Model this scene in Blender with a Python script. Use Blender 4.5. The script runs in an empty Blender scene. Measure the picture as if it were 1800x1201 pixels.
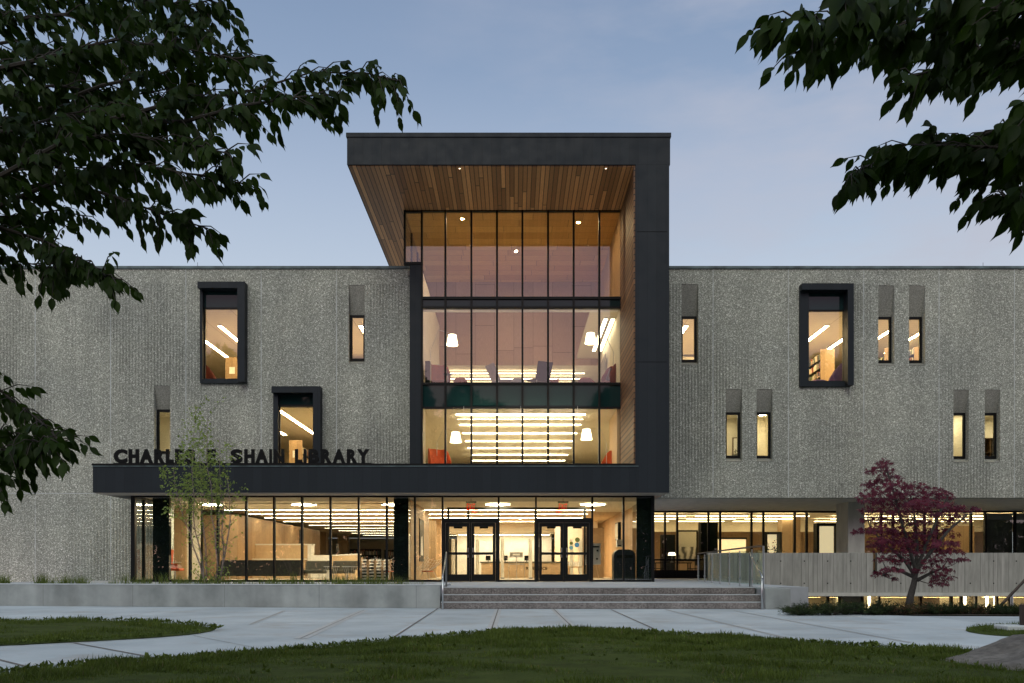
import bpy, math, random
import numpy as np
from mathutils import Vector, Matrix
R = math.radians
random.seed(7)
rng = np.random.default_rng(7)
scene = bpy.context.scene
COL = scene.collection

# ------------------------------------------------------------------ camera (shift lens, verticals stay vertical)
F, VX, VY, CZ = 1508.0, 903.0, 999.0, 0.98
cd = bpy.data.cameras.new("camera"); cam = bpy.data.objects.new("camera", cd); COL.objects.link(cam)
cam.location = (0, 0, CZ); cam.rotation_euler = (R(90), 0, 0)
cd.sensor_width = 36; cd.lens = F/1800*36
cd.shift_x = -(VX-900)/1800; cd.shift_y = (VY-600.5)/1800
cd.clip_start = 0.05; cd.clip_end = 2000
scene.camera = cam

# ------------------------------------------------------------------ view, world, sun
scene.view_settings.view_transform = 'Standard'; scene.view_settings.look = 'None'
scene.view_settings.exposure = 0; scene.view_settings.gamma = 1
scene.cycles.max_bounces = 8; scene.cycles.diffuse_bounces = 4; scene.cycles.glossy_bounces = 3
scene.cycles.transparent_max_bounces = 16; scene.cycles.use_denoising = True
scene.cycles.sample_clamp_indirect = 6
w = bpy.data.worlds.new("World"); scene.world = w; w.use_nodes = True
nt = w.node_tree; N = nt.nodes; L = nt.links
bg = N['Background']; bg.inputs['Strength'].default_value = 1.0
def wn(t, **k):
    n = N.new(t)
    for a, b in k.items(): setattr(n, a, b)
    return n
def wmath(op, a, b=None):
    n = wn('ShaderNodeMath', operation=op)
    for i, v in enumerate((a, b)):
        if v is None: continue
        if isinstance(v, (int, float)): n.inputs[i].default_value = v
        else: L.new(v, n.inputs[i])
    return n.outputs[0]
tc = wn('ShaderNodeTexCoord'); sp = wn('ShaderNodeSeparateXYZ'); L.new(tc.outputs['Generated'], sp.inputs[0])
def ramp(stops, fac, tree_new=wn, links=None):
    r = tree_new('ShaderNodeValToRGB'); e = r.color_ramp.elements
    while len(e) < len(stops): e.new(0.5)
    for el, (p, c) in zip(e, stops): el.position = p; el.color = (*c, 1)
    (links or L).new(fac, r.inputs[0]); return r.outputs[0]
front = ramp([(0, (.62, .68, .75)), (.30, (.48, .555, .675)), (.40, (.37, .45, .60)), (.50, (.245, .33, .49)), (.58, (.19, .27, .425)), (1, (.14, .20, .34))], sp.outputs[2])
back = ramp([(0, (.74, .62, .66)), (.2, (.76, .54, .68)), (.33, (.74, .54, .72)), (.44, (.60, .60, .70)), (.62, (.66, .78, .76)), (1, (.62, .72, .73))], sp.outputs[2])
fac = wmath('ADD', wmath('MULTIPLY', sp.outputs[1], -1.2), 0.5)
fc = wn('ShaderNodeClamp'); L.new(fac, fc.inputs[0])
m1 = wn('ShaderNodeMix', data_type='RGBA'); L.new(fc.outputs[0], m1.inputs[0]); L.new(front, m1.inputs[6]); L.new(back, m1.inputs[7])
# thin high cloud
mp = wn('ShaderNodeMapping'); mp.inputs['Scale'].default_value = (2.2, 2.2, 7.0); L.new(tc.outputs['Generated'], mp.inputs[0])
no = wn('ShaderNodeTexNoise'); no.inputs['Scale'].default_value = 2.3; no.inputs['Detail'].default_value = 7; no.inputs['Roughness'].default_value = .55
L.new(mp.outputs[0], no.inputs[0])
cl = ramp([(.40, (0, 0, 0)), (.66, (1, 1, 1))], no.outputs[0])
side = wn('ShaderNodeClamp'); L.new(wmath('ADD', wmath('MULTIPLY', sp.outputs[0], 1.7), .30), side.inputs[0])
cf = wmath('MULTIPLY', wmath('MULTIPLY', cl, side.outputs[0]), .8)
m2 = wn('ShaderNodeMix', data_type='RGBA'); L.new(cf, m2.inputs[0]); L.new(m1.outputs[2], m2.inputs[6]); m2.inputs[7].default_value = (.47, .48, .57, 1)
sky = wn('ShaderNodeTexSky', sky_type='NISHITA'); sky.sun_disc = False; sky.sun_elevation = R(6); sky.sun_rotation = R(190); sky.air_density = 1.2
ad = wn('ShaderNodeMix', data_type='RGBA', blend_type='ADD'); ad.inputs[0].default_value = .02
L.new(m2.outputs[2], ad.inputs[6]); L.new(sky.outputs[0], ad.inputs[7]); L.new(ad.outputs[2], bg.inputs[0])

sd = bpy.data.lights.new("sun", 'SUN'); sd.energy = 0.8; sd.angle = R(35); sd.color = (1, .98, .84)
sun = bpy.data.objects.new("sun", sd); COL.objects.link(sun); sun.rotation_euler = (R(50), 0, R(-10))

# ------------------------------------------------------------------ mapping helpers
def S(Y): return F/Y
def X_(px, Y): return (px-VX)*Y/F
def Z_(py, Y): return CZ+(VY-py)*Y/F
def P(px, py, Y): return Vector((X_(px, Y), Y, Z_(py, Y)))
def G(px, py, z=0.0):                     # point of the ground seen at this place
    Y = F*(CZ-z)/(py-VY); return Vector((X_(px, Y), Y, z))

YF, YG, YT, YS, YW = 28.5, 29.57, 32.1, 32.8, 40.3      # frame front, lower glass, tower glass, stone, recessed windows
ZT = 0.51                                               # terrace

# ------------------------------------------------------------------ materials
class M_:
    def __init__(s, name):
        s.m = bpy.data.materials.new(name); s.m.use_nodes = True
        s.t = s.m.node_tree; s.b = s.t.nodes['Principled BSDF']; s.o = s.t.nodes['Material Output']
        s.pos = None
    def n(s, t, **k):
        x = s.t.nodes.new(t)
        for a, b in k.items(): setattr(x, a, b)
        return x
    def l(s, a, b): s.t.links.new(a, b)
    def P(s):
        if not s.pos: s.pos = s.n('ShaderNodeNewGeometry').outputs['Position']
        return s.pos
    def xyz(s):
        q = s.n('ShaderNodeSeparateXYZ'); s.l(s.P(), q.inputs[0]); return q.outputs
    def math(s, op, a, b=None, c=None):
        x = s.n('ShaderNodeMath', operation=op)
        for i, v in enumerate((a, b, c)):
            if v is None: continue
            if isinstance(v, (int, float)): x.inputs[i].default_value = v
            else: s.l(v, x.inputs[i])
        return x.outputs[0]
    def noise(s, sc, det=4, scale3=None, vec=None, rough=.5):
        v = vec or s.P()
        if scale3:
            mp = s.n('ShaderNodeMapping'); mp.inputs['Scale'].default_value = scale3; s.l(v, mp.inputs[0]); v = mp.outputs[0]
        x = s.n('ShaderNodeTexNoise'); x.inputs['Scale'].default_value = sc; x.inputs['Detail'].default_value = det
        x.inputs['Roughness'].default_value = rough
        s.l(v, x.inputs[0]); return x.outputs[0]
    def ramp(s, fac, stops, interp='LINEAR'):
        r = s.n('ShaderNodeValToRGB'); r.color_ramp.interpolation = interp; e = r.color_ramp.elements
        while len(e) < len(stops): e.new(.5)
        for el, (p, c) in zip(e, stops):
            el.position = p; el.color = (*c, 1) if len(c) == 3 else c
        s.l(fac, r.inputs[0]); return r.outputs[0]
    def mix(s, f, a, b, mode='MIX'):
        x = s.n('ShaderNodeMix', data_type='RGBA', blend_type=mode)
        for i, v in ((0, f), (6, a), (7, b)):
            if isinstance(v, (int, float)): x.inputs[i].default_value = v
            elif isinstance(v, tuple): x.inputs[i].default_value = (*v, 1)
            else: s.l(v, x.inputs[i])
        return x.outputs[2]
    def base(s, c):
        if isinstance(c, tuple): s.b.inputs['Base Color'].default_value = (*c, 1)
        else: s.l(c, s.b.inputs['Base Color'])
    def rough(s, v):
        if isinstance(v, (int, float)): s.b.inputs['Roughness'].default_value = v
        else: s.l(v, s.b.inputs['Roughness'])
    def bump(s, h, st=.3, dist=.01):
        b = s.n('ShaderNodeBump'); b.inputs['Strength'].default_value = st; b.inputs['Distance'].default_value = dist
        s.l(h, b.inputs['Height']); s.l(b.outputs[0], s.b.inputs['Normal'])
G3 = lambda v: (v, v, v)
MAT = {}
def simple(name, c, rough=.6, metal=0, var=.15, sc=6, spec=.5):
    m = M_(name); a = tuple(x*(1-var) for x in c); b = tuple(min(1, x*(1+var)) for x in c)
    m.base(m.ramp(m.noise(sc), [(.3, a), (.7, b)])); m.rough(rough); m.b.inputs['Metallic'].default_value = metal
    m.b.inputs['Specular IOR Level'].default_value = spec
    MAT[name] = m.m; return m
def emit(name, c, st):
    m = M_(name); m.base(c); m.b.inputs['Emission Color'].default_value = (*c, 1); m.b.inputs['Emission Strength'].default_value = st
    MAT[name] = m.m; return m

def stone(name, ribs):
    m = M_(name)
    v = m.n('ShaderNodeTexVoronoi'); v.inputs['Scale'].default_value = 42; m.l(m.P(), v.inputs[0])
    cs = m.n('ShaderNodeSeparateColor'); m.l(v.outputs['Color'], cs.inputs[0])
    if ribs:
        col = m.ramp(cs.outputs[0], [(0, (.185, .192, .170)), (.3, (.28, .29, .258)), (.6, (.37, .382, .34)), (.88, (.465, .482, .435)), (.97, (.85, .86, .81))])
    else:
        col = m.ramp(cs.outputs[0], [(0, (.20, .20, .18)), (.5, (.27, .27, .245)), (1, (.37, .37, .335))])
    big = m.ramp(m.noise(.35, 5), [(.3, (.86, .87, .87)), (.7, (1.12, 1.11, 1.07))])
    col = m.mix(1.0, col, big, 'MULTIPLY')
    streak = m.ramp(m.noise(1.4, 3, (1, 1, .08)), [(.35, (.90, .90, .90)), (.65, (1.07, 1.07, 1.07))])
    col = m.mix(1.0, col, streak, 'MULTIPLY')
    x, y, z = m.xyz()
    h = m.math('MULTIPLY', m.math('SUBTRACT', 0.5, v.outputs['Distance']), .25)
    if ribs:
        wob = m.math('MULTIPLY', m.noise(9, 3), .035)
        sn = m.math('SINE', m.math('MULTIPLY', m.math('ADD', x, wob), 2*math.pi/.12))
        gate = m.math('LESS_THAN', z, 11.85)
        amt = m.math('MULTIPLY', gate, m.ramp(m.noise(.22, 3, (1, 1, .6)), [(.42, (.25, .25, .25)), (.6, (1, 1, 1))]))
        rib = m.math('MULTIPLY', m.math('ADD', m.math('MULTIPLY', sn, .5), .5), amt)
        h = m.math('ADD', h, rib)
        col = m.mix(1.0, col, m.ramp(m.math('SUBTRACT', 1.0, m.math('MULTIPLY', m.math('SUBTRACT', 1.0, m.math('ADD', m.math('MULTIPLY', sn, .5), .5)), amt)), [(0, G3(.62)), (.55, G3(1.0))]), 'MULTIPLY')
        # fine pale joints between cast panels
        fx = m.math('FRACT', m.math('DIVIDE', m.math('ADD', x, 100*2.88-1.85), 2.88))
        fr = m.math('LESS_THAN', fx, .0105)
        fr = m.math('MULTIPLY', fr, m.ramp(m.noise(2, 4), [(.35, G3(.35)), (.6, G3(1))]))
        col = m.mix(fr, col, (.55, .58, .58))
    m.base(col); m.rough(.9); m.bump(h, .8, .03 if ribs else .01); MAT[name] = m.m
stone('stone', True); stone('smooth', False)

# dark standing-seam metal
m = M_('metal'); x, y, z = m.xyz()
seam = m.math('LESS_THAN', m.math('FRACT', m.math('DIVIDE', m.math('ADD', x, m.math('MULTIPLY', y, 1.0)), .305)), .05)
pan = m.n('ShaderNodeTexWhiteNoise', noise_dimensions='1D'); m.l(m.math('FLOOR', m.math('DIVIDE', m.math('ADD', x, y), .305)), pan.inputs['W'])
c = m.ramp(pan.outputs[0], [(0, (.014, .019, .025)), (1, (.018, .024, .031))])
c = m.mix(m.math('MULTIPLY', seam, .6), c, (.012, .014, .017)); m.base(c)
m.rough(m.ramp(m.noise(2.5, 5), [(.3, G3(.42)), (.7, G3(.6))])); m.b.inputs['Specular IOR Level'].default_value = .22
m.bump(m.math('SUBTRACT', m.noise(1.2, 2), seam), .25, .01); MAT['metal'] = m.m
simple('frame', (.006, .0065, .007), .45, 0, .1, spec=.2); simple('blackglass', (.008, .012, .013), .06, 0, .1)
simple('copper_cap', (.10, .14, .15), .6, 0, .5, 3)

def boards(name, axis, wdt, dark, light, gap=.07, grain=(1, 1, 1), rough=.5, joint=None, jointaxis=None):
    m = M_(name); q = m.xyz(); a = q[axis]
    u = m.math('DIVIDE', a, wdt); fl = m.math('FLOOR', u); fr = m.math('FRACT', u)
    wv = fl
    g = m.math('LESS_THAN', fr, gap)
    if joint:
        off = m.n('ShaderNodeTexWhiteNoise', noise_dimensions='1D'); m.l(fl, off.inputs['W'])
        v = m.math('ADD', m.math('DIVIDE', q[jointaxis], joint), m.math('MULTIPLY', off.outputs[0], 7.0))
        wv = m.math('ADD', m.math('MULTIPLY', fl, 17.31), m.math('FLOOR', v))
        g = m.math('MAXIMUM', g, m.math('LESS_THAN', m.math('FRACT', v), .008))
    wn_ = m.n('ShaderNodeTexWhiteNoise', noise_dimensions='1D'); m.l(wv, wn_.inputs['W'])
    c = m.ramp(wn_.outputs[0], [(0, dark), (.6, tuple((p+q_)/2 for p, q_ in zip(dark, light))), (1, light)])
    c = m.mix(1.0, c, m.ramp(m.noise(9, 6, grain, rough=.65), [(.3, G3(.72)), (.7, G3(1.15))]), 'MULTIPLY')
    c = m.mix(m.math('MULTIPLY', g, .85), c, (.012, .009, .006)); m.base(c); m.rough(rough)
    m.bump(m.math('SUBTRACT', 1.0, g), .5, .01); MAT[name] = m.m
boards('soffit', 0, .15, (.20, .09, .04), (.60, .33, .15), .2, (8, .5, 8), .45, 8, 1)
boards('reveal', 2, .20, (.15, .07, .032), (.27, .135, .065), .22, (8, .5, 8), .6, 9, 1)
boards('wood_ceiling', 1, .62, (.52, .27, .065), (.72, .42, .13), .02, (.4, 6, 6), .4, 1.9, 0)
boards('wood', 0, .55, (.38, .25, .14), (.50, .34, .19), .012, (14, 14, .7), .45)
boards('wood_x', 1, .55, (.36, .22, .11), (.48, .31, .16), .012, (14, 14, .7), .45)
boards('wood_dark', 0, .9, (.10, .055, .028), (.14, .08, .04), .012, (14, 14, .7), .4)
boards('wood_wall', 0, .9, (.42, .28, .20), (.54, .37, .27), .012, (10, 10, .5), .45, 1.9, 2)
boards('baffle_ceiling', 1, 1.45, (.46, .33, .20), (.74, .62, .44), .03, (1, 1, 1), .7)

m = M_('tiles'); x, y, z = m.xyz()
gx = m.math('LESS_THAN', m.math('FRACT', m.math('DIVIDE', m.math('ADD', x, 50), 1.5)), .012)
gy = m.math('LESS_THAN', m.math('FRACT', m.math('DIVIDE', y, .3)), .05)
c = m.mix(m.math('MAXIMUM', gx, m.math('MULTIPLY', gy, .35)), (.76, .72, .64), (.30, .27, .22)); m.base(c); m.rough(.8); MAT['tiles'] = m.m
m = M_('deck_ceiling'); x, y, z = m.xyz()
g = m.math('FRACT', m.math('DIVIDE', y, .25)); m.base(m.mix(m.math('LESS_THAN', g, .12), (.70, .64, .52), (.60, .54, .43))); m.rough(.8); MAT['deck_ceiling'] = m.m

simple('cream', (.78, .72, .60), .8, 0, .04, 2); simple('white', (.82, .80, .75), .7, 0, .04, 2); simple('plain_grey', (.30, .28, .25), .7, 0, .05, 2)
simple('carpet', (.50, .42, .31), .9, 0, .15, 8); simple('tan', (.62, .44, .26), .6, 0, .06, 8)
simple('red', (.22, .04, .025), .7); simple('orange', (.62, .11, .03), .7); simple('maroon', (.17, .035, .04), .7); simple('purple', (.16, .09, .20), .8)
simple('blackfab', (.006, .006, .006), .7, spec=.2); simple('greyfab', (.16, .15, .12), .9); simple('olive', (.06, .055, .045), .85); simple('palefab', (.26, .24, .30), .8)
simple('steel', (.62, .63, .64), .28, 1, .05, 10); simple('iron', (.05, .035, .03), .5, .4); simple('blue', (.03, .17, .42), .5); simple('lightblue', (.12, .32, .46), .5)
simple('green', (.09, .11, .02), .5); simple('blind', (.13, .125, .115), .8, 0, .05)
simple('letters', (.006, .006, .007), .7, spec=.15)
emit('disc', (1, .86, .60), 70); emit('strip', (1, .84, .56), 34); emit('strip_far', (1, .86, .60), 40); emit('strip_back', (1, .84, .58), 11); emit('basement', (1, .74, .36), 12); emit('gallery', (1, .80, .46), 11); emit('office', (1, .84, .52), 75); emit('aisle', (1, .84, .58), 9); emit('strip_ground', (1, .86, .60), 85); emit('shade', (1, .84, .58), 4.5); emit('spot', (1, .70, .38), 3200)
emit('exit', (1, .02, .01), 1.0); emit('tube', (1, .74, .40), 55); emit('casepanel', (1, .80, .48), .85)

def glass(name, ior, tint):
    m = M_(name); t = m.t
    tr = m.n('ShaderNodeBsdfTransparent'); tr.inputs[0].default_value = (*tint, 1)
    gl = m.n('ShaderNodeBsdfGlossy'); gl.inputs['Roughness'].default_value = 0.0
    nz = m.noise(.8, 2); b = m.n('ShaderNodeBump'); b.inputs['Strength'].default_value = .06; b.inputs['Distance'].default_value = .02
    m.l(nz, b.inputs['Height']); m.l(b.outputs[0], gl.inputs['Normal'])
    fr = m.n('ShaderNodeFresnel'); fr.inputs['IOR'].default_value = ior
    mx = m.n('ShaderNodeMixShader'); m.l(m.math('MULTIPLY', fr.outputs[0], m.math('SUBTRACT', 1.0, m.n('ShaderNodeNewGeometry').outputs['Backfacing'])), mx.inputs[0]); m.l(tr.outputs[0], mx.inputs[1]); m.l(gl.outputs[0], mx.inputs[2])
    m.l(mx.outputs[0], m.o.inputs[0]); MAT[name] = m.m
glass('glass', 2.3, (.93, .95, .93)); glass('railglass', 1.3, (.84, .91, .88))
m = M_('spandrel'); m.base((.009, .030, .031)); m.rough(.03); m.b.inputs['IOR'].default_value = 1.42; MAT['spandrel'] = m.m

# concrete, granite, paving
m = M_('concrete')
c = m.ramp(m.noise(1.3, 7, (1, 1, 1), rough=.6), [(.25, (.20, .22, .22)), (.5, (.31, .33, .33)), (.75, (.40, .42, .42))])
c = m.mix(1.0, c, m.ramp(m.noise(1.1, 3, (1.5, 1.5, .15)), [(.35, G3(.78)), (.65, G3(1.12))]), 'MULTIPLY')
x, y, z = m.xyz(); g = m.math('LESS_THAN', m.math('FRACT', m.math('DIVIDE', m.math('ADD', x, 100.4), 2.45)), .006)
c = m.mix(m.math('MULTIPLY', g, .5), c, (.1, .1, .1)); m.base(c); m.rough(.8); m.bump(m.noise(30, 4), .15, .01); MAT['concrete'] = m.m
simple('concrete_edge', (.50, .53, .55), .7, 0, .12, 3)
m = M_('boardform'); x, y, z = m.xyz()
u = m.math('DIVIDE', m.math('ADD', x, m.math('MULTIPLY', m.noise(1.4, 1, (1, 0, 0)), .5)), .16)
w1 = m.n('ShaderNodeTexWhiteNoise', noise_dimensions='1D'); m.l(m.math('FLOOR', u), w1.inputs['W'])
gr = m.math('LESS_THAN', m.math('FRACT', u), .10)
c = m.ramp(w1.outputs[0], [(0, (.33, .33, .30)), (1, (.385, .38, .35))])
c = m.mix(1.0, c, m.ramp(m.noise(2.2, 6, (3, 1, .5), rough=.6), [(.3, G3(.74)), (.7, G3(1.15))]), 'MULTIPLY')
c = m.mix(m.math('MULTIPLY', gr, m.math('MULTIPLY', m.math('GREATER_THAN', w1.outputs[0], .35), .8)), c, (.13, .13, .115))
m.base(c); m.rough(.85); m.bump(m.math('ADD', m.math('MULTIPLY', w1.outputs[0], .25), m.math('MULTIPLY', gr, -1)), .6, .02); MAT['boardform'] = m.m
m = M_('column_concrete'); m.base(m.ramp(m.noise(1.5, 6, (2, 2, .7), rough=.6), [(.3, (.44, .44, .40)), (.7, (.60, .60, .55))])); m.rough(.85); m.bump(m.noise(25, 3), .1, .01); MAT['column_concrete'] = m.m
m = M_('granite')
v = m.n('ShaderNodeTexVoronoi'); v.inputs['Scale'].default_value = 45; m.l(m.P(), v.inputs[0]); cs = m.n('ShaderNodeSeparateColor'); m.l(v.outputs['Color'], cs.inputs[0])
c = m.ramp(cs.outputs[0], [(0, (.11, .095, .092)), (.5, (.20, .178, .172)), (1, (.30, .275, .265))])
c = m.mix(1.0, c, m.ramp(m.noise(1.6, 5), [(.3, G3(.7)), (.7, G3(1.2))]), 'MULTIPLY')
x, y, z = m.xyz(); rowv = m.math('FLOOR', m.math('DIVIDE', z, .1701)); g = m.math('LESS_THAN', m.math('FRACT', m.math('DIVIDE', m.math('ADD', m.math('ADD', x, 50), m.math('MULTIPLY', rowv, .93)), 1.9)), .006)
c = m.mix(g, c, (.08, .07, .07))
m.base(c); m.rough(.7); m.bump(m.noise(40, 4), .35, .01); MAT['granite'] = m.m
m = M_('paving'); x, y, z = m.xyz()
c = m.ramp(m.noise(.7, 7, rough=.6), [(.3, (.38, .43, .47)), (.7, (.54, .59, .63))])
c = m.mix(1.0, c, m.ramp(m.noise(60, 2, (.15, 3, 1)), [(.3, G3(.88)), (.7, G3(1.06))]), 'MULTIPLY')
st = m.ramp(m.noise(.9, 8, (1, 1, 1), rough=.75), [(.52, G3(0)), (.66, G3(.45))]); c = m.mix(st, c, (.33, .28, .24))
w2 = m.n('ShaderNodeTexWhiteNoise', noise_dimensions='2D'); cb = m.n('ShaderNodeCombineXYZ'); m.l(m.math('FLOOR', m.math('DIVIDE', m.math('ADD', x, 1.8), 1.45)), cb.inputs[0]); m.l(m.math('FLOOR', m.math('DIVIDE', y, 3.0)), cb.inputs[1]); m.l(cb.outputs[0], w2.inputs[0])
c = m.mix(1.0, c, m.ramp(w2.outputs[0], [(0, G3(.9)), (1, G3(1.06))]), 'MULTIPLY')
m.base(c); m.rough(.75); m.bump(m.noise(80, 3, (.3, 3, 1)), .12, .01); MAT['paving'] = m.m
simple('joint', (.15, .13, .12), .9, 0, .3, 10); simple('jointstain', (.46, .465, .47), .9, 0, .12, 14); simple('soil', (.05, .038, .026), .95, 0, .4, 9)
simple('terrace', (.40, .42, .46), .75, 0, .12, 2)
m = M_('lawn'); c = m.ramp(m.noise(3, 6, rough=.7), [(.3, (.026, .036, .008)), (.6, (.055, .075, .016)), (.8, (.09, .085, .035))]); m.base(c); m.rough(.95); m.b.inputs['Specular IOR Level'].default_value = .1; MAT['lawn'] = m.m
def leafmat(name, a, b, trans=.25, sc=3, rough=.5, spec=.15):
    m = M_(name); m.base(m.ramp(m.noise(sc, 3), [(.3, a), (.7, b)])); m.rough(rough); m.b.inputs['Specular IOR Level'].default_value = spec
    tl = m.n('ShaderNodeBsdfTranslucent'); tl.inputs[0].default_value = (*[q*1.3 for q in b], 1)
    mx = m.n('ShaderNodeMixShader'); mx.inputs[0].default_value = trans; m.l(m.b.outputs[0], mx.inputs[1]); m.l(tl.outputs[0], mx.inputs[2]); m.l(mx.outputs[0], m.o.inputs[0]); MAT[name] = m.m
leafmat('grass', (.040, .062, .010), (.105, .145, .026), .2, 2.5)
leafmat('planter_blade', (.07, .11, .02), (.16, .21, .05), .3)
leafmat('dryblade', (.10, .09, .04), (.16, .14, .07), .2)
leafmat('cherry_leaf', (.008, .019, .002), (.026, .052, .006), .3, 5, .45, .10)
leafmat('birch_leaf', (.13, .19, .04), (.25, .33, .09), .3, 6)
leafmat('maple_leaf', (.060, .014, .030), (.15, .024, .044), .25, 4)
leafmat('yew', (.014, .026, .010), (.04, .062, .02), .15, 4); leafmat('yew_brown', (.09, .05, .025), (.15, .08, .045), .15, 4)
leafmat('woods_leaf', (.02, .035, .01), (.05, .08, .02), .2, .3)
simple('bark', (.035, .028, .024), .9, 0, .3, 20); simple('maple_bark', (.06, .055, .05), .9, 0, .3, 25); simple('birch_bark', (.24, .19, .17), .8, 0, .45, 14)
m = M_('rock'); m.base(m.mix(1.0, m.ramp(m.noise(1.6, 9, rough=.65), [(.3, (.13, .115, .105)), (.55, (.27, .245, .225)), (.75, (.42, .39, .36))]), m.ramp(m.noise(14, 6), [(.3, G3(.7)), (.7, G3(1.2))]), 'MULTIPLY')); m.rough(.9); m.bump(m.noise(5, 10, (1, 1, 2.5), rough=.75), 1.0, .12); MAT['rock'] = m.m
def bookmat():
    m = M_('books'); x, y, z = m.xyz(); cb = m.n('ShaderNodeCombineXYZ'); m.l(m.math('FLOOR', m.math('DIVIDE', m.math('ADD', x, y), .06)), cb.inputs[0]); m.l(m.math('FLOOR', m.math('DIVIDE', z, .33)), cb.inputs[2])
    wn3 = m.n('ShaderNodeTexWhiteNoise', noise_dimensions='3D'); m.l(cb.outputs[0], wn3.inputs[0])
    m.base(m.ramp(wn3.outputs[0], [(0, (.05, .03, .02)), (.25, (.30, .06, .04)), (.4, (.5, .42, .3)), (.6, (.05, .09, .16)), (.75, (.62, .58, .48)), (.9, (.12, .16, .08))], 'CONSTANT')); m.rough(.6); MAT['books'] = m.m
bookmat()
# abstract grey wash for the framed picture
m = M_('artwork'); x, y, z = m.xyz(); wv = m.n('ShaderNodeTexWave'); wv.inputs['Scale'].default_value = 1.1; wv.inputs['Distortion'].default_value = 9; wv.inputs['Detail'].default_value = 4; m.l(m.P(), wv.inputs[0])
c = m.ramp(wv.outputs[1], [(.2, (.12, .11, .09)), (.6, (.55, .50, .40)), (1, (.78, .72, .60))]); c = m.mix(m.ramp(z, [(0, G3(0)), (1, G3(1))]) if False else m.math('GREATER_THAN', z, 2.05), c, (.66, .60, .46)); m.base(c); m.rough(.6); MAT['artwork'] = m.m

# ------------------------------------------------------------------ mesh helpers
class MB:
    def __init__(s): s.v = []; s.f = []
    def box(s, x0, y0, z0, x1, y1, z1):
        if x0 > x1: x0, x1 = x1, x0
        if y0 > y1: y0, y1 = y1, y0
        if z0 > z1: z0, z1 = z1, z0
        n = len(s.v)
        s.v += [(x0, y0, z0), (x1, y0, z0), (x1, y1, z0), (x0, y1, z0), (x0, y0, z1), (x1, y0, z1), (x1, y1, z1), (x0, y1, z1)]
        s.f += [tuple(n+i for i in q) for q in ((3, 2, 1, 0), (4, 5, 6, 7), (0, 1, 5, 4), (1, 2, 6, 5), (2, 3, 7, 6), (3, 0, 4, 7))]
        return s
    def poly(s, pts):
        n = len(s.v); s.v += [tuple(p) for p in pts]; s.f.append(tuple(range(n, n+len(pts)))); return s
    def prism(s, pts, d):                 # closed polygon pts extruded by the vector d
        n = len(s.v); k = len(pts); d = Vector(d)
        s.v += [tuple(p) for p in pts]+[tuple(Vector(p)+d) for p in pts]
        s.f.append(tuple(range(n+k-1, n-1, -1))); s.f.append(tuple(range(n+k, n+2*k)))
        for i in range(k): j = (i+1) % k; s.f.append((n+i, n+j, n+k+j, n+k+i))
        return s
    def tube(s, pts, rad, seg=8, cap=True):
        pts = [Vector(p) for p in pts]; k = len(pts)
        if not hasattr(rad, '__len__'): rad = [rad]*k
        n = len(s.v); pu = None
        for i, p in enumerate(pts):
            d = (pts[min(i+1, k-1)]-pts[max(i-1, 0)]).normalized()
            u = d.orthogonal().normalized() if pu is None else (pu-d*pu.dot(d)).normalized()
            pu = u; w_ = d.cross(u)
            for a in range(seg):
                t = 2*math.pi*a/seg; s.v.append(tuple(p+(u*math.cos(t)+w_*math.sin(t))*rad[i]))
        for i in range(k-1):
            for a in range(seg):
                b = (a+1) % seg; s.f.append((n+i*seg+a, n+i*seg+b, n+(i+1)*seg+b, n+(i+1)*seg+a))
        if cap: s.f.append(tuple(n+a for a in range(seg-1, -1, -1))); s.f.append(tuple(n+(k-1)*seg+a for a in range(seg)))
        return s
    def lathe(s, prof, c=(0, 0, 0), seg=24, sx=1, sy=1):   # prof: (r, z)
        n = len(s.v); k = len(prof)
        for r, z in prof:
            for a in range(seg):
                t = 2*math.pi*a/seg; s.v.append((c[0]+r*sx*math.cos(t), c[1]+r*sy*math.sin(t), c[2]+z))
        for i in range(k-1):
            for a in range(seg):
                b = (a+1) % seg; s.f.append((n+i*seg+a, n+i*seg+b, n+(i+1)*seg+b, n+(i+1)*seg+a))
        return s
    def build(s, name, mat, parent=None, local=False, smooth=False, bevel=0):
        me = bpy.data.meshes.new(name)
        v = np.array(s.v, dtype=float)
        if parent is not None and not local: v = v-np.array(wloc(parent))
        me.from_pydata(v.tolist(), [], s.f); me.update()
        if smooth: me.polygons.foreach_set('use_smooth', [True]*len(me.polygons))
        me.materials.append(MAT[mat] if isinstance(mat, str) else mat)
        o = bpy.data.objects.new(name, me); COL.objects.link(o)
        if parent is not None: o.parent = parent
        if bevel:
            b = o.modifiers.new('bevel', 'BEVEL'); b.width = bevel; b.segments = 2; b.limit_method = 'ANGLE'
        return o
def wloc(o):
    v = Vector((0, 0, 0))
    while o is not None: v += o.location; o = o.parent
    return v
def thing(name, label, cat, loc=(0, 0, 0), rz=0, group=None):
    o = bpy.data.objects.new(name, None); COL.objects.link(o); o.location = loc; o.rotation_euler = (0, 0, rz)
    o['label'] = label; o['category'] = cat; o.empty_display_size = .2
    if group: o['group'] = group
    return o
def tag(o, label, cat, group=None):
    o['label'] = label; o['category'] = cat
    if group: o['group'] = group
    return o
def struct(o): o['kind'] = 'structure'; return o
def dup(root, loc, rz=None, label=None, group=None, scale=None):
    r = root.copy(); COL.objects.link(r); r.location = loc
    if rz is not None: r.rotation_euler = (0, 0, rz)
    if scale: r.scale = scale
    if label: r['label'] = label
    if group: r['group'] = group
    for ch in list(root.children):
        c = ch.copy(); COL.objects.link(c); c.parent = r
        for g in list(ch.children):
            d = g.copy(); COL.objects.link(d); d.parent = c
    return r
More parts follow.
